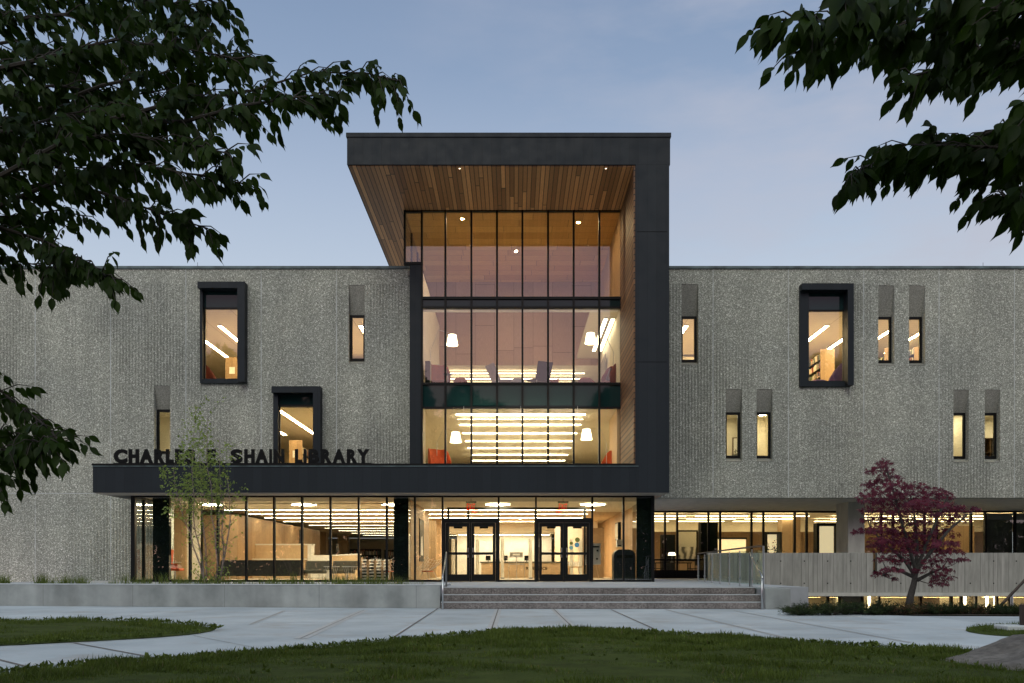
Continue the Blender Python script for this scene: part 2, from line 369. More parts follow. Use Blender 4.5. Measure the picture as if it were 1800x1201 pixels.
def raw(name, verts, faces_idx, k, mat, parent=None):   # many equal k-gons at once
    me = bpy.data.meshes.new(name); nv = len(verts); nf = len(faces_idx)
    if parent is not None: verts = verts-np.array(wloc(parent))
    me.vertices.add(nv); me.vertices.foreach_set('co', verts.astype(np.float32).ravel())
    me.loops.add(nf*k); me.loops.foreach_set('vertex_index', faces_idx.astype(np.int32).ravel())
    me.polygons.add(nf); me.polygons.foreach_set('loop_start', np.arange(0, nf*k, k, dtype=np.int32))
    me.update(calc_edges=True); me.validate(); me.materials.append(MAT[mat])
    o = bpy.data.objects.new(name, me); COL.objects.link(o)
    if parent is not None: o.parent = parent
    return o
def scatter(name, tmpl, tfaces, origins, Rm, scales, mat, parent=None):
    """copies of one small leaf shape: tmpl (n,3), tfaces (m,k), origins (N,3), Rm (N,3,3)"""
    n = len(tmpl); Np = len(origins)
    V = np.einsum('nij,kj->nki', Rm, tmpl)*scales[:, None, None]+origins[:, None, :]
    Fi = (tfaces[None]+(np.arange(Np)*n)[:, None, None]).reshape(-1, tfaces.shape[1])
    return raw(name, V.reshape(-1, 3), Fi, tfaces.shape[1], mat, parent)
def frames(d, up):       # rotation matrices: local y along d, local z near up
    d = d/np.linalg.norm(d, axis=1)[:, None]; xx = np.cross(d, up); xx /= np.linalg.norm(xx, axis=1)[:, None]+1e-9
    zz = np.cross(xx, d); return np.stack([xx, d, zz], axis=2)
LEAF = np.array([(0, 0, 0), (-.2, .22, .05), (0, .25, -.02), (.2, .22, .05), (-.235, .5, .06), (0, .52, -.04), (.235, .5, .06), (-.11, .8, 0), (0, .82, -.07), (.11, .8, 0), (0, 1.06, -.16), (0, 1.06, -.16)])
LEAFF = np.array([(0, 2, 1, 1), (0, 3, 2, 2), (1, 2, 5, 4), (2, 3, 6, 5), (4, 5, 8, 7), (5, 6, 9, 8), (7, 8, 10, 10), (8, 9, 10, 10)])
# triangles only keep it valid
def tri(Fq):
    out = []
    for a, b, c, d in Fq:
        out.append((a, b, c))
        if d not in (a, b, c): out.append((a, c, d))
    return np.array(out)
LEAFT = tri(LEAFF)
_w = [(.10, .10, .01), (.26, .20, -.01), (.45, .235, -.03), (.64, .20, -.06), (.80, .12, -.09), (.92, .045, -.13)]
CL = [(0, 0, 0)]
for _t, _x, _z in _w: CL += [(-_x, _t, _z+.07*_x/.23), (0, _t+.02, _z), (_x, _t, _z+.07*_x/.23)]
CL += [(.02, 1.12, -.21)]; CL = np.array(CL)
CLF = [(0, 2, 1), (0, 3, 2)]
for _k in range(5):
    _a = 1+3*_k; CLF += [(_a, _a+1, _a+4), (_a, _a+4, _a+3), (_a+1, _a+2, _a+5), (_a+1, _a+5, _a+4)]
CLF += [(16, 17, 19), (17, 18, 19)]; CLF = np.array(CLF)

# ------------------------------------------------------------------ ground, paving, terrace
def grid_holes(mb, xs, ys, inside, z):
    for i in range(len(xs)-1):
        for j in range(len(ys)-1):
            cx, cy = (xs[i]+xs[i+1])/2, (ys[j]+ys[j+1])/2
            if not inside(cx, cy): mb.poly([(xs[i], ys[j], z), (xs[i+1], ys[j], z), (xs[i+1], ys[j+1], z), (xs[i], ys[j+1], z)])
g = MB(); grid_holes(g, [-600, -30, -17, 6.55, 31, 600], [-400, 20.2, 28, 29, 75, 900], lambda x, y: (6.55 < x < 31 and 20.2 < y < 75) or (-30 < x < 31 and 29 < y < 75), -.03)
struct(g.build('ground', 'lawn'))
lawn_edge = [(-900, 1225), (-300, 1205), (0, 1187), (110, 1174), (320, 1158), (500, 1146), (700, 1126), (870, 1112), (1000, 1108), (1100, 1110), (1200, 1117), (1400, 1131), (1550, 1139), (1680, 1148)]
lp = [G(a, b) for a, b in lawn_edge[3:]]
lp = [Vector((-9, 6.2, 0)), Vector((-6.5, 7.2, 0)), G(0, 1187)]+lp+[Vector((6.6, 9.2, 0)), Vector((7.6, 5.5, 0)), Vector((8, -6, 0)), Vector((-9, -6, 0))]
pav = MB().poly([(-30, 1, .0), (30, 1, .0), (30, 17.2, .0), (12, 17.3, .0), (8.2, 17.6, 0), (6.7, 18.9, 0), (6.56, 20.15, .0), (6.3, 22, 0), (6.3, 28, 0), (-17, 28, .0), (-30, 28, 0)])
struct(pav.build('pavement', 'paving'))
def mound(name, outline, h, z0=.006):
    c = sum(outline, Vector())/len(outline); mb = MB(); rings = 7; n = len(outline)
    for r in range(rings):
        t = r/(rings-1); hh = z0+h*(1-(1-t)**2)
        for p in outline: q = p.lerp(c, t*.98); mb.v.append((q.x, q.y, hh+(0 if r == 0 else .0)))
    for r in range(rings-1):
        for i in range(n): j = (i+1) % n; mb.f.append((r*n+i, r*n+j, (r+1)*n+j, (r+1)*n+i))
    mb.f.append(tuple((rings-1)*n+i for i in range(n)))
    return mb, c
def densify(pts, closed=True, k=4):
    out = []; n = len(pts)
    for i in range(n):
        p0, p1, p2, p3 = pts[(i-1) % n], pts[i], pts[(i+1) % n], pts[(i+2) % n]
        for a in range(k):
            t = a/k; out.append(.5*((2*p1)+(-p0+p2)*t+(2*p0-5*p1+4*p2-p3)*t*t+(-p0+3*p1-3*p2+p3)*t**3))
    return out
def in_poly(px, py, poly):
    x = np.asarray(px); y = np.asarray(py); ins = np.zeros(x.shape, bool); n = len(poly); j = n-1
    for i in range(n):
        xi, yi, xj, yj = poly[i][0], poly[i][1], poly[j][0], poly[j][1]
        c = ((yi > y) != (yj > y)) & (x < (xj-xi)*(y-yi)/(yj-yi+1e-12)+xi); ins ^= c; j = i
    return ins
lawn_out = lp
mb, cfront = mound('lawn', lawn_out, .05); lawn_front = struct(mb.build('lawn', 'lawn'))
isl = densify([G(-250, 1096), G(0, 1091.5), (G(150, 1091.5)), G(250, 1094), G(330, 1099), G(378, 1106), G(345, 1115), G(250, 1123), G(120, 1130), G(0, 1136), G(-250, 1146)])
mb, _ = mound('lawn', isl, .05); struct(mb.build('lawn', 'lawn'))
isr = densify([G(1698, 1107), G(1720, 1101), G(1780, 1098), G(1900, 1096), G(1990, 1104), G(1900, 1120), G(1770, 1119), G(1710, 1113)])
mb, _ = mound('lawn', isr, .04); struct(mb.build('lawn', 'lawn'))
BL = np.array([(-.09, 0, 0), (.09, 0, 0), (.05, .0, .55), (-.05, .0, .55), (0, .18, 1.0)])
BLT = np.array([(0, 1, 2), (0, 2, 3), (3, 2, 4)])
def blades(name, poly, box, dens, h, mat, zf, hvar=.4, accept=None):
    x0, x1, y0, y1 = box; n = int((x1-x0)*(y1-y0)*dens)
    x = rng.uniform(x0, x1, n); y = rng.uniform(y0, y1, n)
    k = in_poly(x, y, poly)
    vis = (np.abs(x+.0) < y*.62+.3); k &= vis
    if accept is not None: k &= accept(x, y)
    x, y = x[k], y[k]; n = len(x)
    clump = .7+.5*np.sin(x*3.1+np.sin(y*2.3)*2)*np.cos(y*2.7+x)
    o = np.stack([x, y, np.full(n, zf)], 1); a = rng.uniform(0, 2*np.pi, n); ln = rng.uniform(0, .55, n); b = rng.uniform(0, 2*np.pi, n)
    up = np.stack([np.sin(ln)*np.cos(b), np.sin(ln)*np.sin(b), np.cos(ln)], 1); xx = np.stack([np.cos(a), np.sin(a), 0*a], 1)
    yy = np.cross(up, xx); yy /= np.linalg.norm(yy, axis=1)[:, None]; xx = np.cross(yy, up)
    Rm = np.stack([xx, yy, up], 2); sc = h*np.clip(1+hvar*rng.normal(size=n), .4, 2.2)*clump.clip(.5, 1.3)
    o_ = scatter(name, BL, BLT, o, Rm, sc, mat); o_['kind'] = 'stuff'; o_['label'] = 'short dark grass blades'; o_['category'] = 'grass'
    return o_
lo = [(p.x, p.y) for p in lawn_out]
o = blades('grass', lo, (-8, 8, 6.5, 14), 4200, .052, 'grass', .02); o['label'] = 'dark green lawn grass across the foreground'
o = blades('dry_grass', lo, (-8, 8, 6.5, 14), 120, .05, 'dryblade', .02); o['label'] = 'dry straw blades scattered through the foreground lawn'
o = blades('grass', [(p.x, p.y) for p in isl], (-15, -5, 9, 18), 1500, .055, 'grass', .02); o['label'] = 'grass on the tongue shaped lawn at the left'
o = blades('grass', [(p.x, p.y) for p in isr], (5, 14, 11, 17), 1200, .05, 'grass', .02); o['label'] = 'grass on the small lawn patch at the right'
# broad-leaved weeds standing up along the lawn edges
edge = lawn_out[2:-4]; wo = []; 
for _ in range(420):
    i = random.randrange(len(edge)-1); p = edge[i].lerp(edge[i+1], random.random()); wo.append((p.x+random.gauss(0, .05), p.y-abs(random.gauss(0, .16)), .03))
for _ in range(500):
    x = random.uniform(-6, 6); y = random.uniform(7.5, 13)
    if in_poly(np.array([x]), np.array([y]), lo)[0]: wo.append((x, y, .035))
for _ in range(260):
    i = random.randrange(len(isl)); p = isl[i]; wo.append((p.x+random.gauss(0, .05), p.y+random.gauss(0, .05), .03))
wo = np.repeat(np.array(wo), 4, 0); n = len(wo); d = np.stack([rng.normal(0, .8, n), rng.normal(0, .8, n), rng.uniform(.3, 1.4, n)], 1)
o = scatter('weeds', LEAF, LEAFT, wo, frames(d, np.tile([0, 0, 1.], (n, 1))+rng.normal(0, .3, (n, 3))), rng.uniform(.03, .075, n), 'grass'); o['kind'] = 'stuff'; o['label'] = 'small broad leaved weeds along the lawn edges'; o['category'] = 'weeds'

# paving joints
def joint(pts, wd, mat, z):
    mb = MB()
    for a, b in zip(pts[:-1], pts[1:]):
        d = (b-a).normalized(); n_ = Vector((-d.y, d.x, 0))*wd/2; mb.poly([(a-n_).to_tuple()[:2]+(z,), (b-n_).to_tuple()[:2]+(z,), (b+n_).to_tuple()[:2]+(z,), (a+n_).to_tuple()[:2]+(z,)])
    return mb
ja = MB(); jb = MB()
def addj(a, b, wd=.02, stain=0.0):
    global ja, jb
    q = joint([a, b], wd, None, .008); o_ = len(ja.v); ja.v += q.v; ja.f += [tuple(i+o_ for i in f_) for f_ in q.f]
    if stain:
        q = joint([a, b], stain, None, .004); o_ = len(jb.v); jb.v += q.v; jb.f += [tuple(i+o_ for i in f_) for f_ in q.f]
addj(G(770, 1070), G(680, 1129), .03); addj(G(876, 1071), G(862, 1113), .022, .16); addj(G(973, 1071), G(1012, 1109), .022, .14); addj(G(1074, 1072), G(1165, 1113), .03)
addj(G(1170, 1072), G(1420, 1131), .012, .08); addj(G(1290, 1074), G(1600, 1130), .010, .06); addj(G(640, 1073), G(528, 1123), .012, .2); addj(G(280, 1074), G(170, 1093), .012)
addj(G(130, 1131), G(282, 1159), .03); addj(G(-20, 1156), G(48, 1173), .03); addj(G(340, 1118), G(450, 1140), .012); addj(G(500, 1074), G(440, 1098), .01, .1)
for yy in (1080, 1097): addj(G(-200, yy-3), G(1750, yy), .010)
addj(G(560, 1119), G(1690, 1116), .010)
struct(ja.build('paving_joints', 'joint')); struct(jb.build('paving_joint_stains', 'jointstain'))

# terrace with three granite steps
YSTEP = 1508/71.0; XR = 5.97; XL = X_(779, YSTEP)
t = MB().box(-17, YSTEP+.02, .30, XR, YG+3.5, ZT).box(XR, 24.6, .30, 6.5, YG+3.5, ZT-.004).box(6.5, 30.6, .05, 31, YW, ZT-.006)
t = MB()
t.box(XL, YSTEP+.03, -.4, XR, YG+3.6, ZT).box(-17, 24.2, -.4, XL-.01, YG+3.6, ZT-.004).box(XR+.005, YSTEP+.3, -.4, 7.4, YG+3.6, ZT-.004).box(7.405, YS+.05, -.08, 31, YW+.1, ZT-.008).box(XR+.5, YG+3.6, -.08, 7.4, YW+.1, ZT-.008)
struct(t.build('terrace', 'terrace'))
steps = thing('entrance_steps', 'three long pink grey granite steps up to the entrance terrace', 'steps', (0, YSTEP, 0))
for i in range(3):
    z1 = ZT-.0-.17*i+.002; y0 = YSTEP-.33*i
    st = MB().box(XL+.0, y0, z1-.172 if i < 2 else 0.002, XR+.05*i, y0+.36, z1).build('step', 'granite', steps, bevel=.012)
    MB().box(XL+.002, y0-.006, z1-.018, XR+.05*i-.002, y0+.05, z1+.004).build('nosing', 'concrete_edge', st)
# planter wall, swinging very slightly back to the left
A = Vector((X_(774, YSTEP-.2), YSTEP-.25, 0)); B = Vector((X_(-300, 22.9), 22.95, 0))
pw = thing('planter_wall', 'long low smooth concrete planter wall left of the steps', 'wall', A)
d = (B-A).normalized(); nn = Vector((-d.y, d.x, 0));  nn = nn if nn.y > 0 else -nn
zt = .575
MB().prism([A, B, B+nn*.35, A+nn*.35], (0, 0, zt-.02)).build('wall', 'concrete', pw, bevel=.01)
MB().prism([A+Vector((.012, 0, zt-.02))-nn*.01, B+Vector((0, 0, zt-.02))-nn*.01, B+nn*.37+Vector((0, 0, zt-.02)), A+nn*.37+Vector((.012, 0, zt-.02))], (0, 0, .022)).build('coping', 'concrete_edge', pw, bevel=.008)
MB().box(A.x-.36, A.y+.353, .0, A.x+.003, 24.6, zt-.03).build('end_wall', 'concrete_edge', pw)
struct(MB().poly([A+nn*.34+Vector((-.3, 0, .5)), B+nn*.34+Vector((0, 0, .5)), Vector((-28, 28.8, .5)), Vector((-17, 25.2, .5)), Vector((A.x-.3, 25.2, .5))]).build('planting_bed', 'soil'))
# grasses in the planter
pts = []
for c_ in np.arange(-26, A.x-.6, .16):
    if random.random() < .16: continue
    t_ = (A.x-c_)/(A.x-B.x); y = A.y+(B.y-A.y)*t_+.6+random.random()*1.6
    tall = random.choice([.55, .7, .85, 1.0, 1.2])
    for _ in range(46): pts.append((c_+random.gauss(0, .09), y+random.gauss(0, .09), .5, tall))
pts = np.array(pts); n = len(pts); a = rng.uniform(0, 6.28, n); ln = np.abs(rng.normal(0, .4, n)); b = rng.uniform(0, 6.28, n)
up = np.stack([np.sin(ln)*np.cos(b), np.sin(ln)*np.sin(b), np.cos(ln)], 1); xx = np.stack([np.cos(a), np.sin(a), 0*a], 1); yy = np.cross(up, xx); yy /= np.linalg.norm(yy, axis=1)[:, None]; xx = np.cross(yy, up)
BLN = BL*np.array([.28, 1.6, 1])
o = scatter('planter_grass', BLN, BLT, pts[:, :3], np.stack([xx, yy, up], 2), pts[:, 3]*rng.uniform(.20, .36, n), 'planter_blade'); o['kind'] = 'stuff'; o['label'] = 'tufts of green grass growing in the planter'; o['category'] = 'grass'

# right: cheek block, planting bed, sunken area
ck = thing('cheek_block', 'square concrete block ending the steps below the glass railing', 'block', (6.4, YSTEP-.6, 0))
MB().box(6.02, YSTEP-.72, 0.0, 6.62, YSTEP+1.2, .49).build('block', 'concrete', ck, bevel=.012)
struct(MB().poly([(8.25, 17.62, .02), (12, 17.32, .02), (30, 17.22, .02), (30, 20.1, -.05), (6.66, 20.1, -.05), (6.75, 18.95, .02)]).poly([(6.66, 20.1, -.05), (30, 20.1, -.05), (30, 24, -1.5), (6.66, 24, -1.5)]).poly([(6.66, 24, -1.5), (30, 24, -1.5), (30, 36.3, -1.7), (6.66, 36.3, -1.7)]).build('planting_bed', 'soil'))
struct(MB().box(6.45, 20.1, -2, 6.64, 36, -.02).build('retaining_wall', 'concrete'))

# ------------------------------------------------------------------ the library building
LIB = thing('library_building', 'concrete library with dark metal entrance tower and glowing glass front', 'building', (0, YS, 0))
XWL, XWR = -30, 31
ZTOP = Z_(473, YS); ZSB = Z_(875, YS)
def px_rect(x0, y0, x1, y1, Y=YS): return (X_(x0, Y), X_(x1, Y), Z_(y1, Y), Z_(y0, Y))   # X0,X1,Z0,Z1
slimL = [(271, 678, 718, 796, 299), (613, 501, 551, 632, 641)]
slimR = [(1198, 500, 553, 634, 1227), (1544, 502, 554, 635, 1572), (1598, 502, 554, 635, 1626), (1276, 684, 723, 804, 1304), (1330, 684, 723, 804, 1358), (1676, 685, 724, 805, 1703), (1731, 685, 724, 805, 1758)]
bigs = [(347, 495, 430, 671), (477, 679, 563, 822), (1410, 498, 1501, 677)]
def wall(x0, x1, z0, z1, holes, y, th, name, mat):
    xs = sorted({x0, x1, *[h[0] for h in holes], *[h[1] for h in holes]}); zs = sorted({z0, z1, *[h[2] for h in holes], *[h[3] for h in holes]})
    mb = MB(); inh = lambda x, z: any(h[0] < x < h[1] and h[2] < z < h[3] for h in holes)
    for i in range(len(xs)-1):
        for j in range(len(zs)-1):
            if inh((xs[i]+xs[i+1])/2, (zs[j]+zs[j+1])/2): continue
            for yy, rev in ((y, 0), (y+th, 1)):
                q = [(xs[i], yy, zs[j]), (xs[i+1], yy, zs[j]), (xs[i+1], yy, zs[j+1]), (xs[i], yy, zs[j+1])]; mb.poly(q[::-1] if rev else q)
    def rim(a, b, c, d, s_):
        for q in ([(a, y, c), (b, y, c), (b, y+th, c), (a, y+th, c)], [(a, y, d), (a, y+th, d), (b, y+th, d), (b, y, d)], [(a, y, c), (a, y+th, c), (a, y+th, d), (a, y, d)], [(b, y, c), (b, y, d), (b, y+th, d), (b, y+th, c)]): mb.poly(q)
    rim(x0, x1, z0, z1, 1)
    for h in holes: rim(h[0], h[1], h[2], h[3], -1)
    return mb.build(name, mat, LIB)
def slim_hole(s): return (X_(s[0], YS), X_(s[4], YS), Z_(s[3]+8, YS), Z_(s[1], YS))
big_hole = lambda b: (X_(b[0]+5, YS), X_(b[2]-5, YS), max(Z_(b[3]-4, YS), 4.75), Z_(b[1]+5, YS))
XSL, XSR = X_(720, YS), 4.6
wall(XWL, XSL, .3, ZTOP, [(X_(231, YG)+.02, XSL, .3, Z_(866, YF)-.02)]+[slim_hole(s) for s in slimL]+[big_hole(b) for b in bigs[:2]], YS, .42, 'stone_wall', 'stone')
wall(XSR, XWR, ZSB, ZTOP, [slim_hole(s) for s in slimR]+[big_hole(bigs[2])], YS, .42, 'stone_wall', 'stone')
# horizontal cast joint low on the left wall
MB().box(XWL, YS-.004, Z_(868, YS), X_(231, YS), YS+.01, Z_(867, YS)).build('wall_joint', 'concrete_edge', LIB)
for a, b in ((XWL, XSL), (XSR, XWR)):
    MB().box(a, YS-.05, ZTOP+.004, b, YS+.5, ZTOP+.10).build('parapet_cap', 'copper_cap', LIB)
for px, yy in ((344, 462), (1733, 466)): MB().tube([(X_(px, YS), YS+.2, ZTOP+.1), (X_(px, YS), YS+.2, ZTOP+.32)], .008, 5).build('lightning_rod', 'iron', LIB)
def slim_window(s):
    x0, x1, z0, z1 = slim_hole(s); zw1, zw0 = Z_(s[2], YS), Z_(s[3], YS)
    wnd = MB(); yb = YS+.24; fw = .095
    wnd.box(x0+.003, yb, zw0, x0+fw, yb+.07, zw1).box(x1-fw, yb, zw0, x1-.003, yb+.07, zw1).box(x0+fw, yb, zw1-fw, x1-fw, yb+.07, zw1).box(x0+fw, yb, zw0, x1-fw, yb+.07, zw0+fw)
    o = wnd.build('window', 'frame', LIB)
    MB().box(x0+fw, yb+.03, zw0+fw, x1-fw, yb+.036, zw1-fw).build('pane', 'glass', o)
    MB().prism([(x0+.002, YS+.015, z1-.002), (x0+.002, YS+.26, zw1+.01), (x0+.002, YS+.33, zw1+.01), (x0+.002, YS+.33, z1-.002)], (x1-x0-.004, 0, 0)).build('lintel_panel', 'smooth', o)
    MB().prism([(x0+.002, YS-.01, z0+.03), (x0+.002, YS+.3, zw0-.002), (x0+.002, YS+.3, z0+.002), (x0+.002, YS-.01, z0+.002)], (x1-x0-.004, 0, 0)).build('sill', 'smooth', o)
for s in slimL+slimR: slim_window(s)
def big_window(b, inner, spy):
    # proud top and right leg, shallower left leg and sill, as on the tower itself
    x0, x1 = X_(b[0], YS), X_(b[2], YS); z1, z0 = Z_(b[1], YS), Z_(b[3], YS); x0 += .0
    ix0, ix1 = X_(inner[0], YS), X_(inner[1], YS); iz1, iz0 = Z_(inner[2], YS), Z_(inner[3], YS)
    D = .36; fr = MB()
    k = (YS-D)/YS
    # front plane coordinates shrink so the outline lands where it should
    X0, X1, Z1, Z0 = x0*k, x1*k, CZ+(z1-CZ)*k, CZ+(z0-CZ)*k; IX1 = ix1*k+ (0.0 if ix1 < 0 else .09)
    fr.box(X0, YS-D, Z1-.24, X1, YS+.2, Z1)                # head
    fr.box(max(IX1, ix1 if ix1 > 0 else IX1), YS-D, Z0+.002, X1, YS+.2, Z1-.242)  # right leg
    fr.box(X0, YS-.12, Z0+.002, ix0, YS+.2, Z1-.242)           # left leg
    fr.box(ix0, YS-.10, Z0-.0, max(IX1, ix1)+.0-.001, YS+.2, iz0)         # sill
    o = fr.build('window', 'metal', LIB)
    fw = .04; yb = YS+.05; zs0, zs1 = Z_(spy[1], YS), Z_(spy[0], YS); bar = MB()
    bar.box(ix0, yb, zs0, ix1+.1, yb+.08, zs0+.07).box(ix0, yb, zs1-.02, ix1+.1, yb+.08, Z1-.243).box(ix0+.001, yb, iz0, ix0+fw, yb+.08, zs0).box(ix1-.01, yb, iz0, ix1+.1, yb+.08, zs0).box(ix0+fw, yb, iz0, ix1, yb+.08, iz0+fw)
    bar.build('glazing_frame', 'frame', o)
    MB().box(ix0+fw, yb+.03, iz0+fw, ix1-.01, yb+.036, zs0).build('pane', 'glass', o)
    MB().box(ix0+.002, yb+.02, zs0+.07, ix1+.05, yb+.04, zs1-.02).build('spandrel_panel', 'spandrel', o)
big_window(bigs[0], (358, 417, 507, 667), (507, 543)); big_window(bigs[1], (490, 550, 690, 818), (690, 714)); big_window(bigs[2], (1420, 1484, 513, 671), (513, 547))

# tower frame
XA, XB, XC = X_(610, YF), X_(1117, YF), X_(1178, YF); ZA, ZB = Z_(234, YF), Z_(290, YF); ZC, ZD = Z_(815, YF), Z_(866, YF)
tf = MB().box(XA, YF, ZB, XC, 46, ZA-.12).box(XB, YF+.0, ZD, XC-.06, YS+.6, ZB-.001)
tf = MB().box(XA, YF, ZB+.01, XC, 46, ZA-.14).box(XB, YF+.002, ZD, XC-.03, YS+.6, ZB+.008)
TFR = tf.build('tower_frame', 'metal', LIB)
MB().box(XA-.03, YF-.03, ZA-.138, XC+.03, 46.1, ZA).build('parapet_cap', 'metal', TFR)
for zj in (Z_(408, YF), Z_(637, YF)): MB().box(XB+.05, YF-.001, zj, XC-.1, YF+.01, zj+.02).build('panel_joint', 'letters', TFR)
MB().box(XA+.05, YF+.06, ZB-.03, XB-.001, 46, ZB+.006).build('soffit', 'soffit', LIB)
MB().box(XB-.05, YF+.06, ZC, XB+.0-.001, YT+.3, ZB-.032).build('reveal_panel', 'reveal', LIB)
MB().box(XA+1, YF+1.2, ZA+.005, -3.2, YF+2.0, ZA+.05).build('roof_trim', 'white', LIB) if False else None
for px in (808, 1065): 
    c = (X_(px, YF+.2), YF+.2, ZB-.034); q = MB().lathe([(0.0, 0), (.02, 0), (.03, .002)], c, 16).build('soffit_downlight', 'shade', LIB)
# entrance canopy
XK = X_(163, YF); can = MB().box(XK, YF+.003, ZD+.004, XB-.002, YS-.003, ZC-.06).build('entrance_canopy', 'metal', LIB)
MB().box(XK-.03, YF-.02, ZC-.058, XB-.003, YS-.005, ZC).build('canopy_cap', 'frame', can)
MB().box(XK-.01, YF-.026, ZC-.10, XB+.1, YF-.004, ZC-.075).build('drip_edge', 'copper_cap', can)
MB().box(XK+.04, YF+.03, ZD-.02, XC-.08, YG-.1, ZD+.002).build('canopy_soffit', 'plain_grey', can)
MB().box(XK+.04, YG-.095, ZD-.02, X_(231, YG), YS-.01, ZD+.002).build('canopy_soffit', 'metal', can)
MB().box(X_(1151, YG), YG-.095, ZD-.02, XC-.08, YS-.01, ZD+.002).build('canopy_soffit', 'soffit', can)

# tower curtain wall
cwx = [741.7, 783, 828.7, 873.7, 918.3, 963.3, 1008.3, 1053.3, 1094.3]
CW = MB()
zt1, zt0 = Z_(369, YT), 4.47
bars = [(369, 372.5), (522.5, 527), (539.5, 543), (673, 677), (715.5, 719)]
for px in cwx: CW.box(X_(px, YT)-.035, YT-.09, zt0, X_(px, YT)+.035, YT+.1, ZB-.031)
for a, b in bars:
    for i in range(8): CW.box(X_(cwx[i], YT)+.0352, YT-.07, Z_(b, YT), X_(cwx[i+1], YT)-.0352, YT+.08, Z_(a, YT) if a != 369 else ZB-.031)
cw = CW.build('curtain_wall', 'frame', LIB)
rows = [(372.5, 522.5), (543, 673), (719, None)]
for a, b in rows:
    for i in range(8): MB().box(X_(cwx[i], YT)+.035, YT, Z_(b, YT) if b else zt0, X_(cwx[i+1], YT)-.035, YT+.012, Z_(a, YT)).build('pane', 'glass', cw)
for a, b in ((527, 539.5), (677, 715.5)):
    for i in range(8): MB().box(X_(cwx[i], YT)+.035, YT, Z_(b, YT), X_(cwx[i+1], YT)-.035, YT+.02, Z_(a, YT)).build('spandrel_panel', 'spandrel', cw)
# dark pier between stone and curtain wall, clerestory return over the roof
MB().box(X_(720.5, YT), YT-.05, 4.47, X_(741.7, YT)-.036, YS+.4, Z_(466.5, YT)).build('pier', 'metal', LIB)
cl = MB(); xl0, xl1 = X_(710, YT), X_(741.7, YT)-.036; zc0 = Z_(466, YT)
cl.box(xl0, YT-.08, zc0, xl0+.07, YT+.1, ZB-.031).box(xl0+.07, YT-.08, zc0, xl1, YT+.1, zc0+.09).box(xl0+.07, YT-.06, ZB-.09, xl1, YT+.1, ZB-.031)
for yy in (34.2, 36.3, 38.4, 40): pass
clo = cl.build('clerestory', 'frame', LIB)
for yy in (34.2, 36.3, 38.4, 40): MB().box(xl0, yy, zc0, xl0+.07, yy+.07, ZB-.031).build('mullion', 'frame', clo)
MB().box(xl0+.07, YT, zc0+.09, xl1, YT+.012, ZB-.09).build('pane', 'glass', clo)
MB().box(xl0+.02, YT+.1, zc0, xl0+.03, 40, ZB-.031).build('side_pane', 'glass', clo)

# ---- interior shells
def slab(name, x0, x1, y0, y1, z0, z1, mat): return MB().box(x0, y0, z0, x1, y1, z1).build(name, mat, LIB)
XTL, XTR = X_(741.7, YT)-.03, XB-.06
# upper double-height room
slab('interior_ceiling', -4.05, XTR, YT+.12, 40, ZB-.031-.02, ZB-.032+.0, 'wood_ceiling') if False else slab('interior_ceiling', -4.04, XTR+.2, YT+.11, 40.2, ZB-.06, ZB-.034, 'wood_ceiling')
slab('interior_wall', XTR+.0, XTR+.12, YT+.11, 40.1, 10.75, ZB-.062, 'wood_x')
slab('interior_wall', -4.03, XTR-.002, 40, 40.15, 10.46, ZB-.062, 'wood_wall')
slab('interior_wall', XTL-.12, XTL, YT+.35, 40, 7.86, 12.28, 'white')
slab('interior_wall', -4.02, XTL-.125, YT+.5, 40, 12.1, 12.28, 'plain_grey')
slab('floor_slab', XTL-.1, XTR-.0, YT+.11, YS+.43, 7.0, 7.85, 'cream'); slab('floor_slab', -9, 9, YS+.431, 54, 7.35, 7.849, 'cream')
slab('bulkhead', XTL, XTR-.05, YT+.11, YT+.42, 10.68, 10.98, 'white')
slab('interior_ceiling', XTR-1.05, XTR+.1, YT+.45, 52, 10.75, 10.9, 'deck_ceiling'); slab('interior_ceiling', XTR+.101, 9, 40.2, 52, 10.75, 10.9, 'deck_ceiling')
slab('interior_ceiling', -9, XTR-1.06, 40.16, 52, 10.46, 10.6, 'deck_ceiling')
slab('interior_wall', -9, 9, 52, 52.1, 7.9, 10.7, 'cream'); slab('interior_wall', -9.1, -9, 40, 52, 7.9, 10.7, 'cream')
slab('interior_wall', XTR+.0, XTR+.12, YT+.12, 40.1, 7.86, 10.745, 'cream')
slab('glass_door_panel', XTR-.1, XTR-.06, 36.4, 38.4, 7.86, 10.1, 'plain_grey')
# level two
ZL2 = 6.97
slab('interior_ceiling', XTL, XTR+.1, YT+.11, YS+.43, ZL2, ZL2+.02, 'deck_ceiling'); slab('interior_ceiling', -5.5, 6.2, YS+.431, 54, ZL2, ZL2+.02, 'deck_ceiling')
slab('floor_slab', XTL, XTR+.1, YT-.2, YS+.43, 4.2, 4.46, 'carpet'); slab('floor_slab', -5.5, 6.2, YS+.431, 54, 4.2, 4.46, 'carpet')
slab('interior_wall', -5.5, 6.2, 54, 54.1, 4.46, ZL2, 'cream'); slab('interior_wall', -5.5, -5.4, YS+.42, 54, 4.46, ZL2, 'cream'); slab('interior_wall', 6.1, 6.2, YS+.42, 54, 4.46, ZL2, 'cream')
slab('interior_wall', XTL-.1, XTL+.07, YT+.14, YT+.9, 4.46, ZL2, 'cream'); slab('interior_wall', XTR-.1, XTR, YT+.14, 34.9, 4.46, ZL2, 'tan')
slab('interior_wall', -5.3, -4.6, 39.5, 40, 4.46, 6.2, 'wood_dark')
